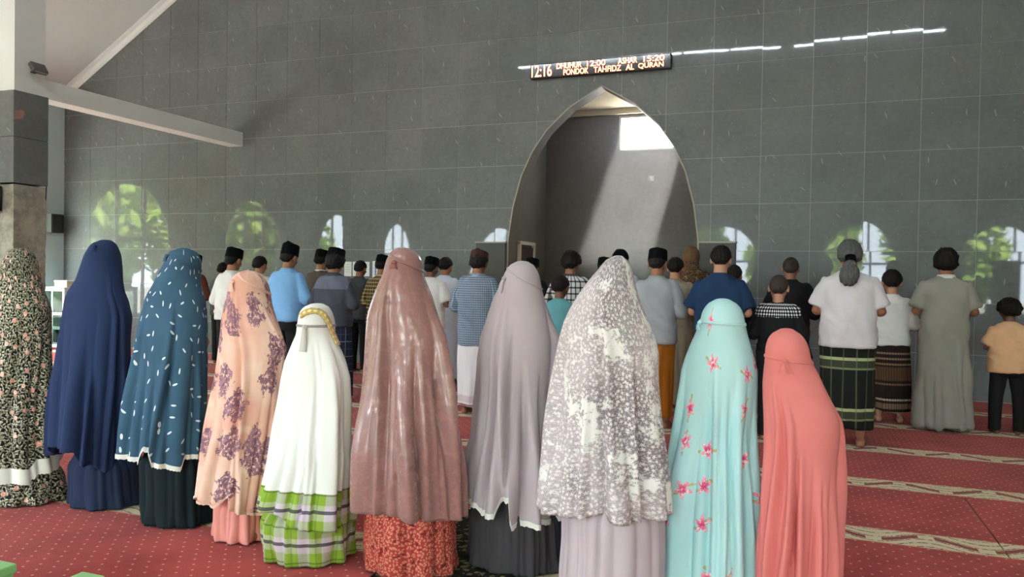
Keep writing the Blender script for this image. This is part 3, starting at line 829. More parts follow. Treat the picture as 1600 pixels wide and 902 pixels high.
# dark cupboard by the far rear window, seen mirrored in the tiles
cb = tag(empty('tall_cupboard', (5.35, -4.25, 0)), 'tall dark cupboard before a rear window, mirrored in the tiles at right', 'cupboard')
boxo('body', (0, 0, 1.05), (.55, .45, 2.1), M['panel'], cb, .01)
for s in (-1, 1):
    d = boxo('door', (s*.135, .232, 1.05), (.255, .02, 2.0), M['panel'], cb, .004); boxo('knob', (-s*.09, .02, 0), (.02, .03, .06), M['frame'], d)

# ------------------------------------------------------------------ bodies (shared meshes)
PIV = Vector((0, .0, 1.44)); NOD = math.radians(16)
Rn = Matrix.Rotation(-NOD, 3, 'X')
def head_xf(k=1.0):
    return lambda p: PIV + Rn @ ((Vector(p)-PIV)*k)
def body_mesh(kind):
    k = {'man': 1.0, 'child': 1.16, 'woman': .98}[kind]; slim = {'man': 1.0, 'child': .92, 'woman': .80}[kind]
    H = head_xf(k); parts = []
    def hp(prt): parts.append(([H(v) for v in prt[0]], prt[1]))
    hp(ellipsoid((0, -.012, 1.557), (.076, .096, .093), 24, 16))
    hp(ellipsoid((0, .028, 1.495), (.058, .066, .076), 20, 14))
    hp(ellipsoid((0, .062, 1.452), (.03, .028, .022)))                       # chin
    hp(tube([(0, .086, 1.556), (0, .098, 1.535), (0, .112, 1.512)], [.008, .011, .017], 10))   # nose
    hp(ellipsoid((0, .092, 1.474), (.024, .012, .010)))                      # mouth
    for s in (-1, 1):
        hp(ellipsoid((s*.032, .078, 1.545), (.015, .013, .011)))             # eyes
        hp(tube([(s*.012, .09, 1.567), (s*.034, .088, 1.571), (s*.055, .07, 1.565)], [.007, .008, .005], 8))
        hp(ellipsoid((s*.080, -.008, 1.53), (.011, .024, .035)))             # ears
        hp(ellipsoid((s*.042, .052, 1.51), (.026, .03, .026)))               # cheeks
    parts.append(tube([(0, -.02, 1.33), (0, -.012, 1.40), (0, .004, 1.48)], [.066*slim, .056*(slim+.05), .054], 18))
    sh, el = .128*slim, (.228, .0, 1.085)
    if kind == 'woman': el = (.15, .04, 1.07)
    secs = [(1.39, .06, .06), (1.36, .10, .074), (1.32, .136, .09), (1.24, .158, .105), (1.12, .15, .108), (1.0, .142, .10), (.92, .158, .108), (.84, .17, .115), (.78, .155, .105)]
    parts.append(rings([[Vector((a*slim*math.cos(j*2*PI/28), -.005+b*(slim*.9+.1)*math.sin(j*2*PI/28), z)) for j in range(28)] for z, a, b in reversed(secs)]))
    for s in (-1, 1):
        hand = Vector((s*.035, .185, 1.115 if s > 0 else 1.09))
        wr = Vector((s*.105, .17, 1.105))
        if kind == 'woman': wr = Vector((s*.085, .13, 1.10)); hand = Vector((s*.02, .15, 1.11 if s > 0 else 1.09))
        parts.append(capsule([(s*sh, -.005, 1.300), ((s*(sh+el[0])/2), -.012, 1.215), (s*el[0], el[1], el[2])], [.052*slim+.004, .046*slim+.004, .038*slim+.003], 14))
        parts.append(capsule([(s*el[0], el[1], el[2]), (s*(el[0]*.62+.035), .10, 1.10), wr], [.04*slim+.003, .038*slim+.002, .026], 14))
        parts.append(capsule([wr, hand], [.03, .036], 12, .55))
        inw = Vector((-s, .10, -.05)).normalized()
        for q, (off, ln) in enumerate(((.032, .072), (.011, .082), (-.010, .076), (-.030, .06))):
            b0 = hand + inw*.02 + Vector((0, .006, off)); b1 = b0 + inw*ln*.5 + Vector((0, .004, -.004)); b2 = b1 + inw*ln*.42 + Vector((0, -.016, -.008))
            parts.append(capsule([b0, b1, b2], [.009, .0085, .0075], 8))
        parts.append(capsule([wr+Vector((0, 0, .02)), wr+inw*.04+Vector((0, .008, .048)), wr+inw*.075+Vector((0, .004, .052))], [.012, .0105, .009], 8))
        hx = s*.088*slim
        parts.append(capsule([(hx, 0, .86), (s*.10*slim, .005, .66), (s*.10, .01, .47)], [.082*slim, .068*slim, .05], 16))
        parts.append(capsule([(s*.10, .01, .47), (s*.102, -.012, .32), (s*.105, -.01, .09)], [.05, .048*slim+.003, .033], 16))
        parts.append(capsule([(s*.105, -.035, .038), (s*.112, .06, .035), (s*.12, .13, .024)], [.034, .034, .022], 14, .95))
        parts.append(ellipsoid((s*.105, -.035, .03), (.033, .036, .03)))
        for q in range(5):
            parts.append(capsule([(s*(.095+.0135*q), .14-.006*q, .016), (s*(.096+.015*q), .175-.011*q, .012)], [.0105 if q else .014, .0085 if q else .012], 8))
    me = remesh(parts, .0058, 5)
    me.name = 'body_'+kind
    mz = min(v.co.z for v in me.vertices)
    for v in me.vertices:
        if v.co.z < .3: v.co.z -= mz*(1-v.co.z/.3)
    me.polygons.foreach_set('use_smooth', [True]*len(me.polygons))
    me.materials.append(M['skin'])
    return me
BODY = {k: body_mesh(k) for k in ('man', 'child', 'woman')}
def add_body(kind, parent, skin, loc=(0, 0, 0), scale=(1, 1, 1)):
    o = bpy.data.objects.new('body', BODY[kind]); col.objects.link(o); o.parent = parent; o.location = loc; o.scale = scale
    o.material_slots[0].link = 'OBJECT'; o.material_slots[0].material = skin
    return o

# ------------------------------------------------------------------ clothing for standing men (model height 1.65)
def wrinkle(seed, amp=.016, waist=1.0):
    off = Vector((seed*3.1, seed*1.7, seed*.9))
    def f(p):
        a = noise.noise(Vector((p.x*5, p.y*5, p.z*3.2))+off)
        b = 1-abs(noise.noise(Vector((p.x*4, p.y*4, p.z*9+p.x*6))+off*2))*2
        c = 1-abs(noise.noise(Vector((p.x*10+p.z*2, p.y*10, p.z*5))+off*3))*2
        k = .5+.9*math.exp(-((p.z-.98)/.12)**2)*waist
        return amp*(a*1.0+b*.75*k+c*.35)
    return f
def ring(z, a, b, cy=0.0, n=32, e=2.3):
    r = []
    for j in range(n):
        t = j*2*PI/n; c, s = math.cos(t), math.sin(t)
        r.append(Vector((a*math.copysign(abs(c)**(2/e), c), cy+b*math.copysign(abs(s)**(2/e), s), z)))
    return r
def shirt_mesh(seed, sleeve, hem, wide=1.0, loose=1.0, taper=0.0):
    secs = [(1.405, .068, .064), (1.39, .085, .072), (1.378, .112, .084), (1.358, .150, .096), (1.325, .183, .110), (1.25, .188*wide, .122), (1.12, .178*wide, .128*loose), (1.0, .176*wide, .130*loose), (.92, .184*wide, .136*loose), (.84, .192*wide, .142*loose)]
    secs = [s for s in secs if s[0] > hem+.03]
    if hem < .7:
        for z, k in ((.75, 1.03), (.6, 1.06), (.4, 1.1), (.2, 1.14)):
            if z > hem+.03: secs.append((z, .194*wide*k, .142*loose*k))
        secs.append((hem, .194*wide*1.2, .142*loose*1.2))
    else: secs.append((hem, secs[-1][1]*1.01, secs[-1][2]*1.01))
    parts = [rings([ring(z, a, b, -.004) for z, a, b in reversed(secs)])]
    for s in (-1, 1):
        S = Vector((s*.142, -.004, 1.325)); E = Vector((s*.236*(.5+.5*wide), -.004, 1.085)); Wp = Vector((s*.12, .155, 1.105))
        if sleeve == 'short':
            e = S.lerp(E, .86); parts.append(tube([S+(S-E)*.05, S.lerp(E, .3), S.lerp(E, .6), e], [.060, .068, .070, .073], 18))
        else:
            parts.append(capsule([S, S.lerp(E, .5), E], [.062, .063, .058], 18))
            parts.append(tube([E+(E-Wp)*.08, E.lerp(Wp, .35), E.lerp(Wp, .8)], [.057, .056, .047], 18))
            parts.append(ellipsoid(tuple(E), (.06, .06, .06)))
    wr_ = wrinkle(seed)
    if hem < .5:
        fr = fold_field(random.Random(seed), 12, .04, .95, .2)
        me = remesh(parts, .0125, 5, lambda p: wr_(p)+(fr(math.atan2(p.y, p.x), p.z) if p.z < .95 else 0))
    else: me = remesh(parts, .0125, 5, wr_)
    uv_cyl(me); return me
def pants_mesh(seed, apart=1.0):
    parts = [rings([ring(z, a, b, -.004) for z, a, b in ((.74, .16, .115), (.8, .178, .125), (.9, .172, .122), (.97, .16, .115))])]
    for s in (-1, 1):
        parts.append(tube([(s*.088, -.004, .82), (s*.10*apart, 0, .5), (s*.106*apart, -.008, .25), (s*.108*apart, -.008, .045)], [.098, .078, .068, .064], 20))
    me = remesh(parts, .0125, 4, wrinkle(seed, .006, 0)); uv_cyl(me); return me

def fold_field(rng, n, amp, t0=.75, spread=.14):
    """pipe folds: rounded ridges between narrow valleys, starting at different heights"""
    w_ = [rng.uniform(.45, 1.6) for i in range(n)]; tot = sum(w_); ph = rng.uniform(0, 2*PI)
    val = []; acc = 0
    for q in w_: val.append(ph+acc/tot*2*PI); acc += q
    A = [rng.uniform(.25, 1.0)**1.3*amp*(.6+.4*w_[i]) for i in range(n)]
    st = [rng.uniform(.62, 1.0)*t0 for i in range(n)]
    sway = rng.uniform(-.18, .18); ph2 = rng.uniform(0, 6)
    mean = sum(A)/n*.56
    def f(th, t):
        x = (th+sway*(1-t)+.05*math.sin(t*7+ph2)+.03*math.sin(th*3+t*9)-ph) % (2*PI)
        lo, hi = 0, n-1
        while lo < hi:
            m_ = (lo+hi+1)//2
            if val[m_]-ph <= x: lo = m_
            else: hi = m_-1
        a0 = val[lo]-ph; a1 = val[lo+1]-ph if lo+1 < n else 2*PI
        q = (x-a0)/(a1-a0)
        k = sstep(st[lo], st[lo]-.42, t) if t < st[lo] else 0.0
        g_ = sstep(t0, t0-.4, t)
        q = q**(.75 if lo % 2 else 1.3)
        return A[lo]*k*(math.sin(PI*q)**.58)-mean*g_
    return f
def cloth_loft(name, surf, ztop, zhem, nu, nv, mat, parent, skip=None, power=1.0, lip=.10, ulen=.25):
    """open draped surface; surf(theta, z) -> point; zhem(theta)"""
    V, uv, Fs = [], [], []
    for i in range(nv+1):
        s = (i/nv)**power if power == 1 else (0, .0008, .003)[i] if i < 3 else (i/nv)**power
        for j in range(nu):
            th = j*2*PI/nu; zh = zhem(th); z = ztop+(zh-ztop)*s
            V.append(surf(th, z)); uv.append((th*ulen+3, z+3))
    # turned-in hem gives the cloth its thickness
    for q, (dz, ins) in enumerate(((.002, .006), (lip, .012))):
        for j in range(nu):
            th = j*2*PI/nu; zh = zhem(th); p = surf(th, zh); c = surf(th+PI, zh); d = (c-p); d.z = 0; d.normalize()
            p2 = surf(th, zh+dz) + d*ins; p2.z = zh+dz
            V.append(p2); uv.append((th*ulen+3, zh+3))
    for i in range(nv+2):
        for j in range(nu):
            if skip and i < nv and skip((j+.5)*2*PI/nu, ztop+(zhem(0)-ztop)*(((i+.5)/nv)**power)): continue
            a, b = i*nu+j, i*nu+(j+1) % nu
            Fs.append((a, a+nu, b+nu, b))
    me = bpy.data.meshes.new(name); me.from_pydata([tuple(v) for v in V], [], Fs)
    ul = me.uv_layers.new(name='UVMap')
    for p in me.polygons:
        idx = list(p.loop_indices); us = [uv[me.loops[l].vertex_index] for l in idx]; mx = max(u[0] for u in us)
        for l, u in zip(idx, us):
            ul.data[l].uv = (u[0]+(2*PI*ulen if mx-u[0] > PI*ulen else 0), u[1])
    me.update()
    return link(name, me, mat, parent, True)
def sarong(parent, seed, mat, top=.97, hem=.085, wide=1.0):
    rng = random.Random(seed); ff = fold_field(rng, 13, .03, .9, .22)
    tab = [(0, .178), (.3, .184), (.6, .190), (.8, .192), (.9, .18), (1.0, .17)]
    drift = rng.uniform(-.02, .02)
    def surf(th, z):
        a = lerp_tab(tab, z)*wide; b = .128+.01*(1-z); r = ff(th, z/1.05)
        fl = .012*math.sin(3*th+seed)*(1-z)
        return Vector(((a+r+fl)*math.cos(th)+drift*(1-z), (b+r+fl)*math.sin(th), z))
    return cloth_loft('sarong', surf, top, lambda th: hem+.012*math.sin(th*2+seed), 72, 36, mat, parent, None, 1.0, .05, .2)
def hair(parent, kind, mat, kid, seed):
    k = 1.16 if kid else 1.0; H = head_xf(k)
    P = {'short': (.009, .05, -.012, -.085, .004), 'buzz': (.003, .045, -.02, -.085, .001), 'bushy': (.034, .05, -.03, -.085, .012), 'shaggy': (.020, .035, -.095, -.125, .010), 'long': (.014, .05, -.075, -.11, .006), 'cropped': (.013, .045, -.02, -.08, .005)}[kind]
    th0, zf, zs_, zb, na = P
    nu, nv = 56, 22; V, Fs = [], []; o3 = Vector((seed*1.3, seed*.7, 2))
    for i in range(nv+1):
        for j in range(nu):
            az = j*2*PI/nu; fr = math.sin(az)                     # +1 front, -1 back
            zl = zs_+(zf-zs_)*sstep(.25, .8, fr) if fr > 0 else zs_+(zb-zs_)*sstep(0, .75, -fr)
            zl += .012*noise.noise(Vector((az*6, seed, 0)))
            rz = .093; pmax = math.acos(max(-1, min(1, zl/.098)))
            if zl < -.097: pmax = PI*.93
            po = pmax*i/nv
            d = Vector((math.sin(po)*math.cos(az), math.sin(po)*math.sin(az), math.cos(po)))
            n1 = noise.noise(Vector((d.x*9, d.y*9, d.z*6))+o3); n2 = noise.noise(Vector((math.cos(az)*16, math.sin(az)*16, d.z*3))+o3)
            thk = th0 + na*(n1*1.2+n2*1.0)
            edge = 1-.75*sstep(.86, 1.0, i/nv)
            q = Vector((d.x*.077, -.012+d.y*.097, d.z*.094)) + d*max(.0035, thk*edge)
            if zl < -.08 and i/nv > .6: q.z = min(q.z, zl*(i/nv))
            if kind in ('shaggy', 'long') and i/nv > .55:
                q.x = d.x*max(.07, math.sin(po)*.077)*1.05+0*d.x if False else q.x
            V.append(H((q.x, q.y, 1.557+q.z)))
    for i in range(nv):
        for j in range(nu):
            a, b = i*nu+j, i*nu+(j+1) % nu; Fs.append((a, a+nu, b+nu, b))
    o = mesh_obj('hair', V, Fs, mat, parent, smooth=True)
    return o
def songkok(parent, mat, kid, tall=1.0, peak=.012, name='cap', squash=1.0):
    k = 1.16 if kid else 1.0; H = head_xf(k); rs = []
    prof = [(.000, .0875, .1075), (.003, .0905, .1105), (.055*tall, .0885, .1085), (.098*tall, .0855, .105), (.104*tall, .082, .1015)]
    for z, a, b in prof:
        rs.append([Vector((a*squash*math.cos(t*2*PI/36), -.012+b*math.sin(t*2*PI/36), z+1.560+.004*math.sin(t*2*PI/36))) for t in range(36)])
    V, Fs = rings(rs, False)
    n = len(V); V.append(Vector((0, -.012, 1.560+.104*tall+peak)))
    m_ = []
    for t in range(36):
        c, s = math.cos(t*2*PI/36), math.sin(t*2*PI/36); m_.append(len(V)); V.append(Vector((.05*c*squash, -.012+.07*s, 1.560+.104*tall+peak*(1-.9*abs(c)))))
    k0 = 4*36
    for t in range(36):
        u_ = (t+1) % 36; Fs += [(k0+t, k0+u_, m_[u_], m_[t]), (m_[t], m_[u_], n)]
    return mesh_obj(name, [H(v) for v in V], Fs, mat, parent, smooth=False)
def collar(parent, mat, kid):
    V, Fs = [], []; n = 40
    for z, r, b in ((1.385, .078, .072), (1.415, .068, .062), (1.418, .071, .066), (1.383, .086, .08)):
        for j in range(n):
            t = j*2*PI/n; V.append((r*math.cos(t), -.008+b*math.sin(t), z+.006*-math.sin(t)))
    for i in range(3):
        for j in range(n): Fs.append((i*n+j, i*n+(j+1) % n, (i+1)*n+(j+1) % n, (i+1)*n+j))
    return mesh_obj('collar', V, Fs, mat, parent, smooth=True)

ROW = {'A': 7.14, 'B': 8.34, 'C': 9.46}
def place(px, py, Y):
    d = ray(px, py); return CAM + d*(Y/d.y)
pid = [0]
def man(label, px, top, row, body='man', skin='skin', shirt=None, sleeve='long', hem=.80, lower=None, lowmat=None, hr='short', hairm='hair', hat=None, hatm='velvet', wide=1.0, wf=1.0, shirtmat=None, col_=True, rz=0.0, yoke=None, cuffs=None, sarhem=.085, apart=1.0, group=None, tall=1.0, peak=.012):
    pid[0] += 1; seed = pid[0]
    Y = ROW.get(row, row)
    P = place(px, top, Y+.03); ht = P.z-(.035 if hat == 'songkok' else .02 if hat else (.03 if hr == 'bushy' else .008))
    kid = body == 'child'
    k = ht/(1.645 if not kid else 1.675)
    e = tag(empty('person', (P.x, Y, .001)), label, 'person', 'men and boys standing in rows')
    e.scale = (k*wf, k*wf, k); e.rotation_euler = (0, 0, rz)
    add_body(body, e, M[skin])
    if lower == 'sarong': sarong(e, seed, lowmat, .97, sarhem, wide)
    elif lower == 'pants': link('trousers', pants_mesh(seed, apart), lowmat, e, True)
    me = shirt_mesh(seed, sleeve, hem, wide, 1.0+.1*(wide-1))
    sh = link('robe' if hem < .5 else 'shirt', me, shirtmat, e, True)
    if col_: collar(e, col_ if not isinstance(col_, bool) else shirtmat, kid)
    if hr: hair(e, hr, M[hairm], kid, seed)
    if hat == 'songkok': songkok(e, M[hatm], kid, tall, peak)
    elif hat == 'kufi': songkok(e, M[hatm], kid, .8, .022, 'cap')
    elif hat == 'beanie':
        hh = hair(e, 'cropped', M[hatm], kid, seed); hh.name = 'knit_cap'
    return e, sh

def band_of(me_src, z0, z1, off, name, mat, parent, ymax=None):
    """a strip of the garment's own surface between two heights, set proud (yoke, stripe)"""
    bm = bmesh.new(); bm.from_mesh(me_src)
    bm.verts.ensure_lookup_table()
    for v in list(bm.verts): pass
    dead = [f for f in bm.faces if not (z0 < f.calc_center_median().z < z1 and abs(f.calc_center_median().x) < .215 and (ymax is None or f.calc_center_median().y < ymax))]
    bmesh.ops.delete(bm, geom=dead, context='FACES')
    bm.normal_update()
    for v in bm.verts: v.co = v.co + v.normal*off
    me = bpy.data.meshes.new(name); bm.to_mesh(me); bm.free()
    return link(name, me, mat, parent, True)

C = {}
def cm(n, *c, **k):
    if n not in C: C[n] = cloth(n, srgb(*c), **k)
    return C[n]
white = cm('cloth_white', 232, 230, 226); offwhite = cm('cloth_offwhite', 214, 206, 198); black = cm('cloth_black', 26, 25, 27)
pl_br = gingham('plaid_brown', srgb(60, 50, 34), srgb(150, 130, 84), srgb(206, 190, 140), 22, .3)
pl_bl = gingham('gingham_blue', srgb(82, 95, 112), srgb(116, 130, 146), srgb(150, 164, 176), 44, .45)
pl_bw = gingham('plaid_black_white', srgb(206, 204, 204), srgb(92, 90, 92), srgb(22, 22, 24), 15, .28)
sar_dk = bands('sarong_dark_check', 1, [(.0, .05, srgb(120, 124, 134)), (.5, .53, srgb(74, 80, 100))], .16, srgb(28, 32, 52), extra=(.13, [(.0, .06, srgb(130, 134, 144), .8), (.5, .54, srgb(80, 86, 104), .6)]))
sar_gr = bands('sarong_green_plaid', 1, [(.06, .10, srgb(120, 124, 90)), (.10, .24, srgb(58, 62, 48)), (.24, .30, srgb(170, 174, 130))], .40, srgb(28, 28, 26), extra=(.19, [(.04, .10, srgb(112, 124, 86), .45), (.55, .60, srgb(90, 100, 74), .5)]))
sar_br = bands('sarong_brown', 1, [(.10, .13, srgb(170, 150, 130)), (.16, .22, srgb(130, 104, 84)), (.25, .27, srgb(190, 176, 156)), (.42, .44, srgb(120, 92, 70)), (.47, .62, srgb(94, 66, 46)), (.64, .66, srgb(140, 112, 88)), (.70, .72, srgb(150, 122, 98)), (.76, .78, srgb(140, 112, 90))], 1.0, srgb(42, 30, 26), extra=(.03, [(.0, .4, srgb(30, 22, 18), .55)]))
sar_wh = bands('sarong_white', 1, [(.10, .115, srgb(160, 84, 92)), (.13, .2, srgb(196, 180, 178))], 1.0, srgb(214, 208, 208))
G = 'men and boys standing in rows'

man('man in maroon shirt and black cap, half hidden behind the blue leaf-print robe', 304, 396, 'B', shirtmat=cm('maroon', 96, 52, 44), lower='pants', lowmat=black, hat='songkok', skin='skin_dark')
man('dark haired man nearest the wall, hidden behind the white shirt and black cap', 350, 411, 'C', shirtmat=cm('grey_dk', 70, 72, 72), lower='pants', lowmat=black, hr='cropped')
man('man in white shirt, black cap and black trousers, left end of the last row', 366, 388, 'A', shirtmat=white, lower='pants', lowmat=black, hat='songkok', wide=1.06, hem=.86, tall=1.1)
man('bareheaded youth in pale pinkish shirt between the white and sky blue shirts', 407, 401, 'B', shirtmat=cm('pale_pink', 222, 204, 196), lower='pants', lowmat=black, hr='cropped', skin='skin_light')
man('man in sky blue shirt, peaked black cap and black trousers', 453, 383, 7.25, shirtmat=cm('sky_blue', 126, 176, 224), lower='pants', lowmat=black, hat='songkok', wide=1.06, hem=.84, tall=1.2, peak=.03)
man('man in olive brown shirt with white collar, beside the slate shirt', 504, 390, 'B', shirtmat=cm('olive_brown', 88, 80, 68), lower='pants', lowmat=black, hat='songkok', col_=white, hr='cropped')
e, s = man('man in slate shirt with lighter yoke, tall black cap and dark checked sarong', 525, 389, 7.05, shirtmat=cm('slate', 66, 68, 78), lower='sarong', lowmat=sar_dk, hat='songkok', hr='shaggy', wide=1.12, hem=.84, tall=1.15, peak=.004)
band_of(s.data, 1.24, 1.385, .003, 'yoke', cm('slate_light', 96, 98, 112), e)
man('dark haired boy in dark grey shirt before the paper notices', 564, 408, 'C', shirtmat=cm('charcoal', 64, 66, 66), lower='pants', lowmat=black, hr='cropped')
man('man in brown and yellow plaid shirt left of the rose satin robe', 599, 398, 'B', shirtmat=pl_br, lower='pants', lowmat=black, hat='songkok', hr='cropped')
man('man in white short sleeved shirt and black cap right of the satin robe', 675, 401, 'B', shirtmat=white, sleeve='short', lower='sarong', lowmat=cm('pale_blue_sarong', 184, 194, 212), hat='songkok', skin='skin_dark', hem=.78)
man('bareheaded man in white robe, beside the gingham shirt and nearest the wall', 697, 403, 9.0, shirtmat=cm('white_blue', 206, 214, 226), hem=.08, hr='cropped', lower=None)
e, s = man('man in blue gingham shirt, brown patterned cap and white sarong', 749, 390, 'A', shirtmat=pl_bl, lower='sarong', lowmat=sar_wh, hr='long', hat='kufi', hatm='velvet', hem=.70, wide=1.0)
cap = [c for c in e.children if c.name.startswith('cap')][0]
cap.data.materials.clear(); cap.data.materials.append(batik('brown_cap_print', srgb(120, 78, 56), srgb(60, 36, 28), srgb(168, 124, 92), 60))
boxo('cap_strap', tuple(head_xf()((.078, .02, 1.565))), (.014, .05, .02), white, e)
man('man in black shirt and black cap left of the niche door', 832, 403, 'C', shirtmat=black, lower='pants', lowmat=black, hat='songkok', hr='cropped')
man('bushy haired man in black and white plaid shirt', 893, 393, 8.2, shirtmat=pl_bw, lower='pants', lowmat=black, hr='bushy')
man('boy in teal shirt between the lavender and silver robes', 876, 431, 'A', body='child', shirtmat=cm('teal', 100, 156, 164), sleeve='short', lower='pants', lowmat=cm('greyblue', 110, 120, 134), hr='cropped', skin='skin_dark', hem=.8)
man('man in dark shirt and black cap, hidden left of the silver robe hood', 945, 402, 'C', shirtmat=black, lower='pants', lowmat=black, hat='songkok')
man('man in dark round cap and pale blue shirt behind the silver robe', 970, 389, 8.5, shirtmat=cm('pale_blue_cloth', 170, 184, 198), lower='pants', lowmat=black, hr=None, hat='beanie')
man('man in grey shirt with black cap and orange sarong', 1028, 388, 7.25, shirtmat=cm('light_grey', 158, 160, 164), lower='sarong', lowmat=cm('orange_sarong', 170, 100, 26), hat='songkok', hem=.80, sarhem=.12)
man('bareheaded man in beige robe behind the grey shirt', 1056, 403, 'B', shirtmat=cm('beige_robe', 146, 134, 116), hem=.08, hr='cropped', skin='skin_light')
bt = batik('leopard_shawl', srgb(96, 72, 46), srgb(44, 32, 24), srgb(140, 112, 72), 50)
e, s = man('person in brown leopard print head cloth and shawl beside the niche', 1080, 387, 9.98, shirtmat=bt, hem=.08, hr=None, hat=None, col_=False)
hd = hair(e, 'shaggy', bt, False, 4); hd.name = 'head_cloth'
def shawl(parent, mat):
    ff = fold_field(random.Random(5), 14, .012, 1.4, .2)
    tab = [(1.0, .27), (1.2, .25), (1.3, .215), (1.37, .15), (1.42, .095), (1.5, .09), (1.56, .075)]
    surf = lambda th, z: Vector(((lerp_tab(tab, z)+ff(th, z/1.6))*math.cos(th), -.01+(lerp_tab(tab, z)*.72+.02+ff(th, z/1.6))*math.sin(th), z))
    cloth_loft('shawl', surf, 1.52, lambda th: 1.05+.04*math.sin(3*th), 64, 24, mat, parent, lambda th, z: abs(th-PI/2) < .7 and z > 1.42, 1.0, .03, .2)
shawl(e, bt)
man('stocky man in navy short sleeved shirt, last row', 1127, 385, 7.0, shirtmat=cm('navy_shirt', 28, 52, 84), sleeve='short', lower='pants', lowmat=black, hr='cropped', wide=1.14, skin='skin_light')
man('dark haired boy in black, peeking out beside the navy shirt', 1148, 415, 'B', shirtmat=black, lower='pants', lowmat=black, hr='cropped', wf=.92)
e, s = man('boy in black shirt with houndstooth yoke and shaved head', 1217, 430, 'A', body='child', shirtmat=black, lower='pants', lowmat=black, hr='buzz', hairm='hair_buzz', skin='skin_light', col_=False, hem=.72)
band_of(s.data, 1.255, 1.392, .003, 'yoke', houndstooth('houndstooth'), e)
man('man with cropped hair in long black shirt beside the long haired man', 1236, 402, 'B', shirtmat=black, lower='pants', lowmat=black, hr='buzz', hairm='hair_buzz', hem=.62)
# the long haired man
e, s = man('man with long grey ponytail, white T-shirt and green plaid sarong', 1328, 376, 'A', shirtmat=cm('white_tee', 214, 208, 212), sleeve='short', lower='sarong', lowmat=sar_gr, hr='long', hairm='hair_grey', wide=1.08, hem=.80, col_=False, sarhem=.16, wf=1.03)
Hx = head_xf()
pts = [Hx((0, -.10, 1.50)), Vector((0, -.135, 1.475)), Vector((-.006, -.15, 1.42)), Vector((-.012, -.15, 1.36)), Vector((-.01, -.145, 1.31)), Vector((-.008, -.14, 1.285))]
me = remesh([tube(pts, [.034, .036, .062, .072, .055, .02], 20, .62)], .008, 3, lambda p: .010*noise.noise(Vector((p.x*60, p.y*60, p.z*12))))
pt = link('ponytail', me, M['hair_grey'], e, True)
v, f = tube([Hx((0, -.112, 1.492)), Vector((0, -.128, 1.478))], .039, 18, .75); mesh_obj('hair_tie', v, f, M['velvet'], pt, smooth=True)
man('boy in white shirt and brown striped sarong beside the long haired man', 1394, 423, 8.55, body='child', shirtmat=white, lower='sarong', lowmat=sar_br, hr='cropped', skin='skin_light', hem=.86, sarhem=.13)
man('man with shaggy black hair in long grey robe', 1478, 390, 8.28, shirtmat=cm('grey_robe', 150, 148, 140), sleeve='short', hem=.04, hr='shaggy', wide=1.0, wf=1.02, col_=white)
man('small boy in beige shirt and black trousers, right edge', 1577, 466, 'B', body='child', shirtmat=cm('beige_shirt', 222, 176, 136), sleeve='short', lower='pants', lowmat=black, hr='bushy', hem=.78, wf=1.06, wide=1.08, apart=1.2, col_=True, skin='skin_dark')

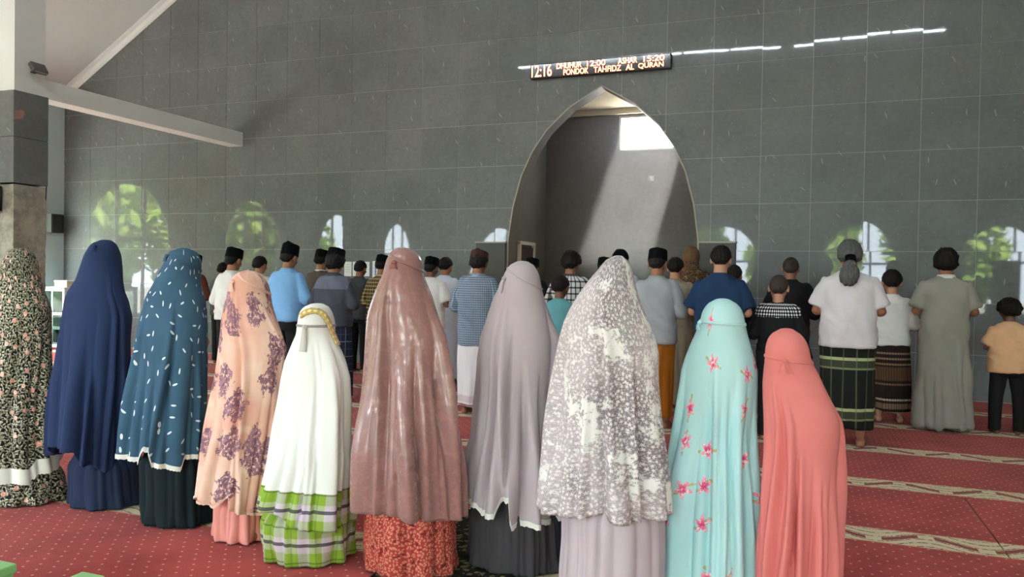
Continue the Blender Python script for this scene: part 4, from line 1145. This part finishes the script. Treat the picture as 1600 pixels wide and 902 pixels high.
# ------------------------------------------------------------------ women in prayer robes, from their outlines
YWOM = 3.34
M['lace'] = cloth('white_lace', (.80, .79, .74), .9, .03)
RAT = [(0, .80), (.45, .74), (.75, .70), (.84, .78), (.88, .92), (.92, 1.08), (1.0, 1.12)]
def woman(label, sil, skirt, mat, skirtmat, hem=None, lace=0.0, seed=1, nf=16, amp=.042, band=None, bow=None, skirt_folds=(20, .03), skirt_spread=.10, Y=YWOM, hemz=None, lacemat=None, name='prayer_robe', under_scale=.93, topfold=.93, spread=.13, creases=()):
    rng = random.Random(seed)
    xc = sum((a+b)/2 for _, a, b in sil[5:])/len(sil[5:])
    d = ray(xc, 600); P = Vector((d.x/d.y*Y, Y, 0))
    hv = Vector((P.x, P.y, 0)).normalized(); Rv = Vector((hv.y, -hv.x, 0)); dist = math.hypot(P.x, P.y)
    def cv(x, y, near=0.0):
        q = ray(x, y); t = (dist-near)/(q.x*hv.x+q.y*hv.y); w_ = CAM + q*t
        return (w_-P).dot(Rv), w_.z
    def table(rows):
        L = []
        for y, a, b in rows:
            l, z1 = cv(a, y); r, z2 = cv(b, y); L.append(((z1+z2)/2, (l+r)/2, (r-l)/2))
        return sorted(L)
    tab = table(sil); ztop = tab[-1][0]+.004
    tab.append((ztop-.001, tab[-1][1], tab[-1][2]*.55)); tab.append((ztop, tab[-1][1], .0005))
    e = tag(empty('person', (P.x, P.y, .009)), label, 'person', 'women in prayer robes')
    cT = [(z, c) for z, c, w_ in tab]; wT = [(z, w_) for z, c, w_ in tab]
    def prof(T_, z, sm=.014):
        if z > ztop-.03: sm *= max(0, (ztop-z)/.03)
        return (lerp_tab(T_, z)*2+lerp_tab(T_, z-sm)+lerp_tab(T_, z+sm))/4
    def make(cT, wT, ff, extra=0.0, ref=ztop):
        def surf(th, z):
            w_ = prof(wT, z)+extra; r = lerp_tab(RAT, z/ref)
            A = w_/math.sqrt(Rv.x**2+(r*Rv.y)**2); B = r*A; c = prof(cT, z)
            dd = ff(th, z/ref)
            return Vector((Rv.x*c+(A+dd)*math.cos(th), Rv.y*c+(B+dd)*math.sin(th), z))
        return surf
    vth = math.atan2(-hv.y, -hv.x)
    f0 = fold_field(rng, nf, amp, topfold, spread)
    cz = []
    for (xa, ya, xb, yb, dep, sg_) in creases:            # long deep creases: top and bottom ends
        ends = []
        for x_, y_ in ((xa, ya), (xb, yb)):
            la, z_ = cv(x_, y_); ends.append((z_, vth+math.asin(max(-.95, min(.95, (la-prof(cT, z_))/prof(wT, z_))))))
        cz.append((ends[0], ends[1], dep, sg_))
    def ff(th, t):
        r = f0(th, t); z = t*ztop
        for (z0_, t0_), (z1_, t1_), dep, sg_ in cz:
            if z > z0_: continue
            k = (z0_-z)/(z0_-z1_); a = t0_+(t1_-t0_)*k
            d_ = ((th-a+PI) % (2*PI)-PI)*.24*sg_           # metres along the cloth
            if abs(d_) < .12:
                amp_ = dep*min(1, k*2.2)
                r += amp_*(-math.exp(-(d_/.010)**2)*.9+math.exp(-((d_-.028)/.024)**2)*.75 if d_ > 0 else -math.exp(-(d_/.022)**2)*.9+math.exp(-((d_-.028)/.024)**2)*.75)
        return r
    surf = make(cT, wT, ff)
    vth = math.atan2(-hv.y, -hv.x)                        # angle facing the camera
    wh = wT[0][1]
    if hem is None: hem = [(-1, sil[-1][0]), (1, sil[-1][0])]
    hz = sorted((u, cv(xc+u*(sil[-1][2]-sil[-1][1])/2, yy, wh*.6*(1-u*u*.7))[1]) for u, yy in hem)
    favg = sum(z for u, z in hz)/len(hz)
    full = hemz is not None
    def zhem(th):
        if full: return hemz
        dv = Vector((math.cos(th), math.sin(th), 0)); u = dv.dot(Rv); nr = -dv.dot(hv)
        k = sstep(-.35, .05, nr)
        return max(.02, lerp_tab(hz, u)*k+favg*(1-k))
    # hood opening for the face, at the front (+y)
    fz0, fz1 = ztop-.225, ztop-.05
    def skip(th, z): return ((th-PI/2)/.62)**2+((z-(fz0+fz1)/2)/((fz1-fz0)/2))**2 < 1
    R = cloth_loft(name, surf, ztop, zhem, 176, 110, mat, e, skip, 1.15, .12)
    zh0 = zhem(0)
    if lace:
        V, uv, Fs = [], [], []; nu = 176
        for dz in (0, .35, .7, 1.0):
            for j in range(nu):
                th = j*2*PI/nu; z = zhem(th)+lace*dz; p = surf(th, z); c = surf(th+PI, z); o = (p-c); o.z = 0; o.normalize()
                zz = z-(.004+.004*(j % 2) if dz == 0 else .002)
                p = p+o*(.005); p.z = zz; V.append(p); uv.append((th*.25, z))
        for i in range(3):
            for j in range(nu):
                a, b = i*nu+j, i*nu+(j+1) % nu; Fs.append((a, b, b+nu, a+nu))
        mesh_obj('lace_trim', V, Fs, lacemat or M['lace'], R, uvs=uv, smooth=True)
    def strip(name_, zc, tilt, width, mat_, th0=0, th1=2*PI, off=.004):
        V, Fs = [], []; n = 90
        for i in range(n+1):
            th = th0+(th1-th0)*i/n; dv = Vector((math.cos(th), math.sin(th), 0)); 
            zc_ = zc+tilt*dv.dot(Rv)-.02*dv.dot(-hv)*0
            for q, (s, of) in enumerate(((-.5, .0), (-.4, off), (.4, off), (.5, 0))):
                z = zc_+s*width; p = surf(th, z); c = surf(th+PI, z); o = p-c; o.z = 0; o.normalize(); p = p+o*of; V.append(p)
        for i in range(n):
            for q in range(3): a = i*4+q; Fs.append((a, a+1, a+5, a+4))
        return mesh_obj(name_, V, Fs, mat_, R, smooth=True)
    if band:
        z, tilt, wd, bmat = band
        strip('head_band', cv(xc, z)[1], tilt, wd, bmat, vth-1.9, vth+1.9)
    if bow:
        u, yy, ln, bmat, kind = bow                       # lateral px of the knot, px y, tail length
        lat, z = cv(u, yy); c0 = prof(cT, z); ww = prof(wT, z)
        s_ = max(-.95, min(.95, (lat-c0)/ww)); th = vth+math.asin(s_)
        p = surf(th, z); out_ = (p-Vector((Rv.x*c0, Rv.y*c0, z))).normalized(); tg = Vector((-out_.y, out_.x, 0))
        if tg.dot(Rv) < 0: tg = -tg
        parts = [ellipsoid(tuple(p+out_*.006), (.012, .012, .011))]
        for k_, sgn in enumerate(kind):
            pts = []; 
            for i in range(7):
                q = i/6; zz = z-ln*(q if abs(sgn) < 1 else q*.8); la = th + 0
                sp = surf(th+sgn*.10*q*(1 if vth < 9 else 1), zz); pts.append(sp+out_*(.007+.004*math.sin(q*5)))
            V, Fs = [], []
            for i, q in enumerate(pts):
                hw_ = .009+.012*(i/6)
                V += [q-tg*hw_, q+tg*hw_, q+tg*hw_+out_*.003, q-tg*hw_+out_*.003]
            for i in range(6):
                for r_ in range(4): a, b = 4*i+r_, 4*i+(r_+1) % 4; Fs.append((a, b, b+4, a+4))
            parts.append((V, Fs))
        V, Fs = merge(parts); mesh_obj('tie', V, Fs, bmat, R, smooth=True)
    if skirt:
        st = table(skirt); zt = max(st[-1][0], zh0+.15)
        sc_, sw = [(z, c) for z, c, w_ in st], [(z, w_) for z, c, w_ in st]
        f2 = fold_field(rng, skirt_folds[0], skirt_folds[1], 1.5, skirt_spread)
        zmin = min(zhem(i*.1) for i in range(63))
        def s2(th, z):
            w_ = prof(sw, z)*(1-.30*sstep(zmin-.015, zmin+.12, z)); k = .80; A = w_/math.sqrt(Rv.x**2+(k*Rv.y)**2); c = prof(sc_, z); dd = f2(th, z*.3)
            dd += .012*sstep(.10, 0, z)*math.sin(th*9+seed)
            return Vector((Rv.x*c+(A+dd)*math.cos(th), Rv.y*c+(k*A+dd)*math.sin(th), z))
        cloth_loft('skirt', s2, zt+.12, lambda th: .001, 150, 46, skirtmat, e, None, 1.0, .05)
    sB = (ztop-.028)/1.65; cH = prof(cT, ztop-.12)
    add_body('woman', e, M['skin'], (Rv.x*cH*.8, Rv.y*cH*.8, 0), (sB*under_scale, sB*under_scale, sB))
    return e, R, surf, strip, cv

navy = cm('navy_robe', 38, 52, 88, var=.06)
woman('woman in black floral robe with wide white hem, leftmost', [(391, 20, 45), (396, 11, 52), (402, 6, 56), (420, 0, 62), (441, -3, 65), (462, -12, 72), (482, -20, 82), (523, -26, 84), (600, -32, 82), (700, -38, 88), (748, -42, 96)],
      [(735, -36, 99), (806, -42, 108)], black_floral('black_floral_print'), black_floral('black_floral_skirt'), [(-1, 752), (-.2, 752), (.15, 752), (.3, 738), (.75, 730), (1, 712)], .085, 11, Y=3.31, amp=.05)
woman('woman in plain navy robe', [(378, 156, 175), (381, 147, 180), (386, 140, 184), (401, 131, 190), (421, 124, 192), (441, 116, 193), (457, 104, 196), (472, 97, 203), (498, 92, 210), (549, 86, 207), (625, 82, 202), (700, 80, 196), (735, 81, 194)],
      [(715, 105, 213), (760, 105, 216), (800, 105, 223), (818, 105, 224)], navy, cm('navy_skirt', 36, 47, 74), [(-1, 703), (-.45, 704), (-.38, 722), (0, 728), (.3, 736), (1, 730)], 0, 12, Y=3.40, amp=.075, creases=[(172, 470, 178, 735, .025, 1), (140, 560, 132, 725, .022, -1)], bow=(150, 388, .03, navy, (0,)))
lf = leaf_print('blue_leaf_print')
woman('woman in blue robe with white leaf print, white hem and black skirt', [(391, 278, 297), (394, 269, 305), (398, 264, 310), (407, 259, 314), (417, 254, 315), (433, 245, 314), (449, 237, 315), (465, 226, 321), (486, 218, 325), (513, 211, 329), (566, 204, 331), (620, 198, 328), (673, 192, 323), (722, 189, 318)],
      [(710, 221, 330), (780, 222, 332), (830, 220, 335), (848, 224, 334)], lf, cm('dark_green_black', 22, 34, 40), [(-1, 716), (-.62, 722), (-.55, 700), (-.42, 706), (-.38, 726), (.28, 731), (.34, 714), (1, 708)], .022, 13, Y=3.34, amp=.078, creases=[(268, 470, 232, 720, .028, -1), (300, 540, 292, 715, .02, 1)], band=(411, -.05, .014, lf), bow=(263, 403, .03, lf, (0,)))
pf = pink_floral('pink_floral_print')
woman('woman in peach robe with mauve flower clusters and pink skirt', [(427, 378, 400), (430, 370, 406), (434, 365, 411), (441, 360, 417), (450, 357, 421), (467, 354, 424), (480, 349, 426), (500, 344, 433), (520, 341, 441), (545, 338, 449), (600, 333, 442), (650, 326, 434), (700, 319, 427), (750, 313, 420), (790, 308, 414)],
      [(780, 337, 413), (840, 336, 413), (856, 342, 412)], pf, cm('pink_skirt', 238, 158, 150), [(-1, 780), (-.62, 792), (-.5, 786), (-.25, 772), (-.2, 795), (.6, 800), (1, 796)], .010, 14, Y=3.27, amp=.07, creases=[(368, 450, 360, 790, .03, 1), (410, 470, 440, 600, .02, -1)], band=(444, -.06, .016, pf), bow=(366, 443, .05, pf, (-.4, .4)), lacemat=cm('peach_trim', 236, 196, 180))
# white robe whose hem is plaid
def white_plaid(name, zsw):
    b = NB(name); x, y, z = b.xyz(b.uv())
    u = b.math('FRACT', b.math('MULTIPLY', x, 1/.135)); v = b.math('FRACT', b.math('MULTIPLY', y, 1/.165))
    n = b.noise(b.uv(), 9, 2)[0]
    gx = b.math('MULTIPLY', b.ramp(u, .0, .03), b.ramp(u, .55, .52)); gy = b.math('MULTIPLY', b.ramp(v, .0, .03), b.ramp(v, .60, .57))
    c = b.mix(gx, srgb(206, 192, 208), srgb(176, 186, 140))
    c = b.mix(b.math('MULTIPLY', gy, .55), c, srgb(150, 174, 84))
    both = b.math('MULTIPLY', gx, gy); c = b.mix(b.math('MULTIPLY', both, .9), c, srgb(134, 168, 44))
    dk = b.math('LESS_THAN', b.math('ABSOLUTE', b.math('SUBTRACT', v, .82)), .05); c = b.mix(b.math('MULTIPLY', dk, .85), c, srgb(64, 58, 66))
    dk2 = b.math('LESS_THAN', b.math('ABSOLUTE', b.math('SUBTRACT', v, .30)), .022); c = b.mix(b.math('MULTIPLY', dk2, .6), c, srgb(70, 90, 40))
    dk3 = b.math('LESS_THAN', b.math('ABSOLUTE', b.math('SUBTRACT', u, .28)), .03); c = b.mix(b.math('MULTIPLY', dk3, .35), c, srgb(90, 110, 50))
    if zsw: c = b.mix(b.ramp(y, 3+zsw-.003, 3+zsw+.003), c, (.84, .83, .80))
    return b.fin(c, .85, .2)
e5, R5, surf5, strip5, cv5 = woman('girl in white robe with gold braid and green plaid hem', [(478, 484, 507), (481, 477, 513), (485, 472, 516), (490, 468, 519), (498, 466, 522), (510, 464, 524), (526, 462, 524), (540, 455, 529), (554, 449, 537), (568, 443, 543), (591, 438, 550), (633, 433, 552), (680, 426, 551), (726, 419, 551), (759, 411, 549), (800, 400, 549)],
      [(796, 408, 548), (840, 409, 547), (882, 415, 544)], white_plaid('white_robe_plaid_hem', .355), white_plaid('green_plaid_skirt', 0), [(-1, 796), (-.6, 803), (-.4, 822), (.2, 826), (1, 812)], 0, 15, Y=3.2, amp=.06, creases=[(488, 530, 470, 800, .018, 1), (510, 560, 516, 800, .018, -1)], band=(511, 0, .012, cm('grey_ribbon', 168, 160, 158)), bow=(478, 512, .12, cm('cream_ribbon', 206, 200, 194), (-.5,)), spread=.16)
def braid():
    b = NB('gold_braid'); u = b.xyz(b.uv()); 
    v = b.vor(b.uv(), 60, .2); c = b.mix(b.math('LESS_THAN', v['Distance'], .3), srgb(206, 172, 98), srgb(240, 226, 180))
    return b.fin(c, .5, .5)
# braid running over the crown from the nape to the right temple
def braid_strip():
    hits = [(471, 497), (478, 491), (487, 488), (497, 489), (505, 494), (510, 502), (514, 512), (518, 522), (522, 532), (526, 541)]
    V, Fs, uv = [], [], []
    P5 = e5.location; hv = Vector((P5.x, P5.y, 0)).normalized(); Rv = Vector((hv.y, -hv.x, 0))
    pts = []
    for x, y in hits:
        lat, z = cv5(x, y)
        best = None
        for i in range(120):
            th = math.atan2(-hv.y, -hv.x)-1.7+3.4*i/119
            q = surf5(th, z); dd = abs(q.dot(Rv)-lat)
            if best is None or dd < best[0]: best = (dd, q, th)
        q = best[1]; c = surf5(best[2]+PI, z); o = (q-(q+c)/2); o.z = .35*o.length; o.normalize()
        pts.append((q, o))
    for i, (q, o) in enumerate(pts):
        t = (pts[min(i+1, len(pts)-1)][0]-pts[max(i-1, 0)][0]).normalized(); s = t.cross(o).normalized()*.015
        V += [q-s+o*.005, q-s+o*.012, q+s+o*.012, q+s+o*.005]; uv += [(i*.02, 0), (i*.02, .005), (i*.02, .03), (i*.02, .035)]
    for i in range(len(pts)-1):
        for r_ in range(4): a, b = 4*i+r_, 4*i+(r_+1) % 4; Fs.append((a, b, b+4, a+4))
    mesh_obj('gold_braid', V, Fs, braid(), R5, uvs=uv, smooth=True)
braid_strip()
sa = satin('rose_satin')
woman('woman in shiny rose brown satin robe and red skirt', [(391, 618, 640), (394, 614, 647), (398, 610, 652), (406, 605, 658), (415, 602, 661), (432, 598, 662), (444, 592, 667), (467, 581, 677), (496, 570, 687), (525, 565, 697), (582, 558, 703), (640, 554, 708), (698, 552, 712), (756, 551, 714), (808, 551, 715)],
      [(800, 570, 712), (850, 567, 713), (885, 569, 714), (900, 575, 712)], sa, batik('red_print', srgb(168, 60, 54), srgb(206, 130, 108), srgb(120, 34, 36), 75), [(-1, 796), (-.75, 800), (-.3, 806), (.1, 810), (1, 804)], 0, 16, nf=14, Y=3.24, amp=.10, creases=[(612, 425, 592, 800, .04, -1), (640, 520, 646, 800, .026, 1), (668, 560, 690, 800, .034, -1)], band=(414, -.04, .014, sa), bow=(618, 414, .03, cm('rose_tie', 150, 96, 92), (0,)))
lav = cm('lavender', 186, 172, 178, var=.03)
woman('woman in plain lavender grey robe with white lace hem and charcoal skirt', [(412, 806, 826), (415, 800, 832), (418, 796, 835), (425, 791, 839), (433, 787, 843), (450, 781, 846), (467, 771, 850), (489, 762, 856), (511, 753, 862), (533, 745, 868), (567, 740, 870), (622, 737, 868), (678, 733, 867), (734, 727, 866), (790, 723, 866)],
      [(800, 736, 869), (850, 734, 873), (902, 731, 876), (930, 730, 878)], lav, cm('charcoal_skirt', 66, 62, 66), [(-1, 787), (-.68, 792), (-.64, 802), (-.30, 804), (-.26, 784), (-.06, 778), (-.02, 822), (.3, 816), (1, 812)], .022, 17, nf=14, amp=.105, creases=[(794, 445, 782, 800, .045, 1), (775, 500, 756, 790, .028, -1), (812, 560, 818, 815, .026, 1)], band=(438, -.05, .008, lav), bow=(790, 438, .07, lav, (0,)), Y=3.5, skirt_folds=(38, .03), skirt_spread=.06)
si = silver('silver_floral')
woman('woman in silver and white floral robe with mauve grey skirt', [(404, 958, 974), (407, 951, 977), (411, 945, 981), (423, 936, 987), (437, 924, 991), (451, 913, 994), (468, 901, 999), (485, 891, 1006), (507, 882, 1018), (530, 877, 1028), (552, 874, 1035), (620, 868, 1037), (676, 864, 1037), (732, 860, 1038), (789, 855, 1040), (811, 854, 1041)],
      [(805, 880, 1036), (850, 880, 1036), (902, 876, 1035), (935, 876, 1034)], si, cm('mauve_grey', 196, 182, 190, var=.03), [(-1, 806), (-.6, 812), (-.2, 806), (.3, 813), (.7, 810), (1, 804)], 0, 18, amp=.09, creases=[(950, 430, 942, 806, .04, 1), (980, 520, 1000, 806, .026, -1), (910, 540, 896, 806, .024, 1)], Y=3.22)
aq = aqua('aqua_flowers')
woman('girl in long pale aqua robe with pink flowers', [(471, 1118, 1140), (474, 1111, 1147), (478, 1106, 1152), (484, 1101, 1158), (494, 1096, 1162), (506, 1094, 1164), (523, 1087, 1168), (542, 1078, 1174), (562, 1069, 1181), (581, 1062, 1187), (620, 1058, 1189), (683, 1054, 1188), (756, 1050, 1187), (828, 1046, 1186), (877, 1042, 1185), (902, 1039, 1184), (945, 1034, 1183)],
      None, aq, None, None, 0, 19, Y=3.45, amp=.07, creases=[(1112, 560, 1104, 900, .03, 1), (1140, 600, 1132, 900, .03, -1), (1160, 640, 1166, 900, .024, 1)], band=(507, -.005, .014, aq), hemz=.001, under_scale=.82, bow=(1096, 507, .03, aq, (0,)))
co = cm('coral_robe', 222, 128, 124, var=.03)
e10, R10, *_ = woman('smallest girl in plain coral pink robe, right end of the row', [(518, 1218, 1240), (521, 1212, 1246), (525, 1206, 1251), (532, 1200, 1258), (545, 1196, 1264), (562, 1195, 1267), (571, 1194, 1271), (584, 1192, 1279), (606, 1189, 1291), (632, 1188, 1305), (658, 1188, 1319), (684, 1188, 1321), (727, 1188, 1318), (793, 1187, 1311), (858, 1185, 1306), (902, 1183, 1303), (935, 1182, 1302)],
      None, co, None, None, .07, 20, nf=13, Y=3.26, amp=.075, creases=[(1214, 580, 1206, 900, .026, -1), (1243, 690, 1241, 900, .04, 1), (1290, 750, 1280, 900, .024, -1)], band=(565, -.01, .012, co), hemz=.001, under_scale=.70, bow=(1226, 564, .05, co, (-.9, .9)), lacemat=cm('cream_hem', 240, 214, 196))

# prayer mats in front of the women
def mat_print(name, a, b_, c):
    b = NB(name); p = b.pos(); n = b.noise(p, 16, 3)
    v = b.vor(b.vmath('ADD', p, b.scale(n[1], .05)), 26, 1.0, '3D')
    cc = b.mix(b.math('LESS_THAN', v['Distance'], .42), a, b_); cc = b.mix(b.ramp(n[0], .55, .62), cc, c)
    return b.fin(cc, .95, .1)
for k, (px, a, b_, c, lab) in enumerate(((700, srgb(30, 30, 24), srgb(112, 104, 70), srgb(20, 18, 18), 'dark green patterned prayer mat between satin and lavender robes'), (1000, srgb(120, 40, 30), srgb(180, 120, 70), srgb(70, 24, 22), 'ornate red and orange prayer mat under the silver robe'))):
    d = ray(px, 700); xx = d.x/d.y*3.4
    t = tag(empty('prayer_mat', (xx+.12, 3.62, .0018)), lab, 'mat')
    boxo('field', (0, 0, .003), (.56, 1.0, .006), mat_print('mat_field_%d' % k, a, b_, c), t)
    bmt = mat_print('mat_border_%d' % k, c, a, b_)
    for s in (-1, 1):
        boxo('mat_border', (s*.315, 0, .003), (.07, 1.14, .006), bmt, t); boxo('mat_border', (0, s*.535, .003), (.56, .07, .006), bmt, t)
        boxo('fringe', (0, s*.585, .002), (.7, .03, .004), M['lace'], t)

# ------------------------------------------------------------------ thin sunlit dust in the niche
hz_ = NB('dusty_air'); hz_.n.remove(hz_.b); vsn = hz_.new('ShaderNodeVolumeScatter'); vsn.inputs['Density'].default_value = .055; vsn.inputs['Anisotropy'].default_value = .2
hz_.t.links.new(vsn.outputs[0], hz_.out.inputs['Volume'])
o = boxo('dusty_air', (NX, (YW+.3+ND-.08)/2, 2.05), (2.74, ND-.08-YW-.3, 4.0), hz_.m); tag(o, 'thin sunlit dust hanging in the niche under its window', 'haze'); o['kind'] = 'stuff'
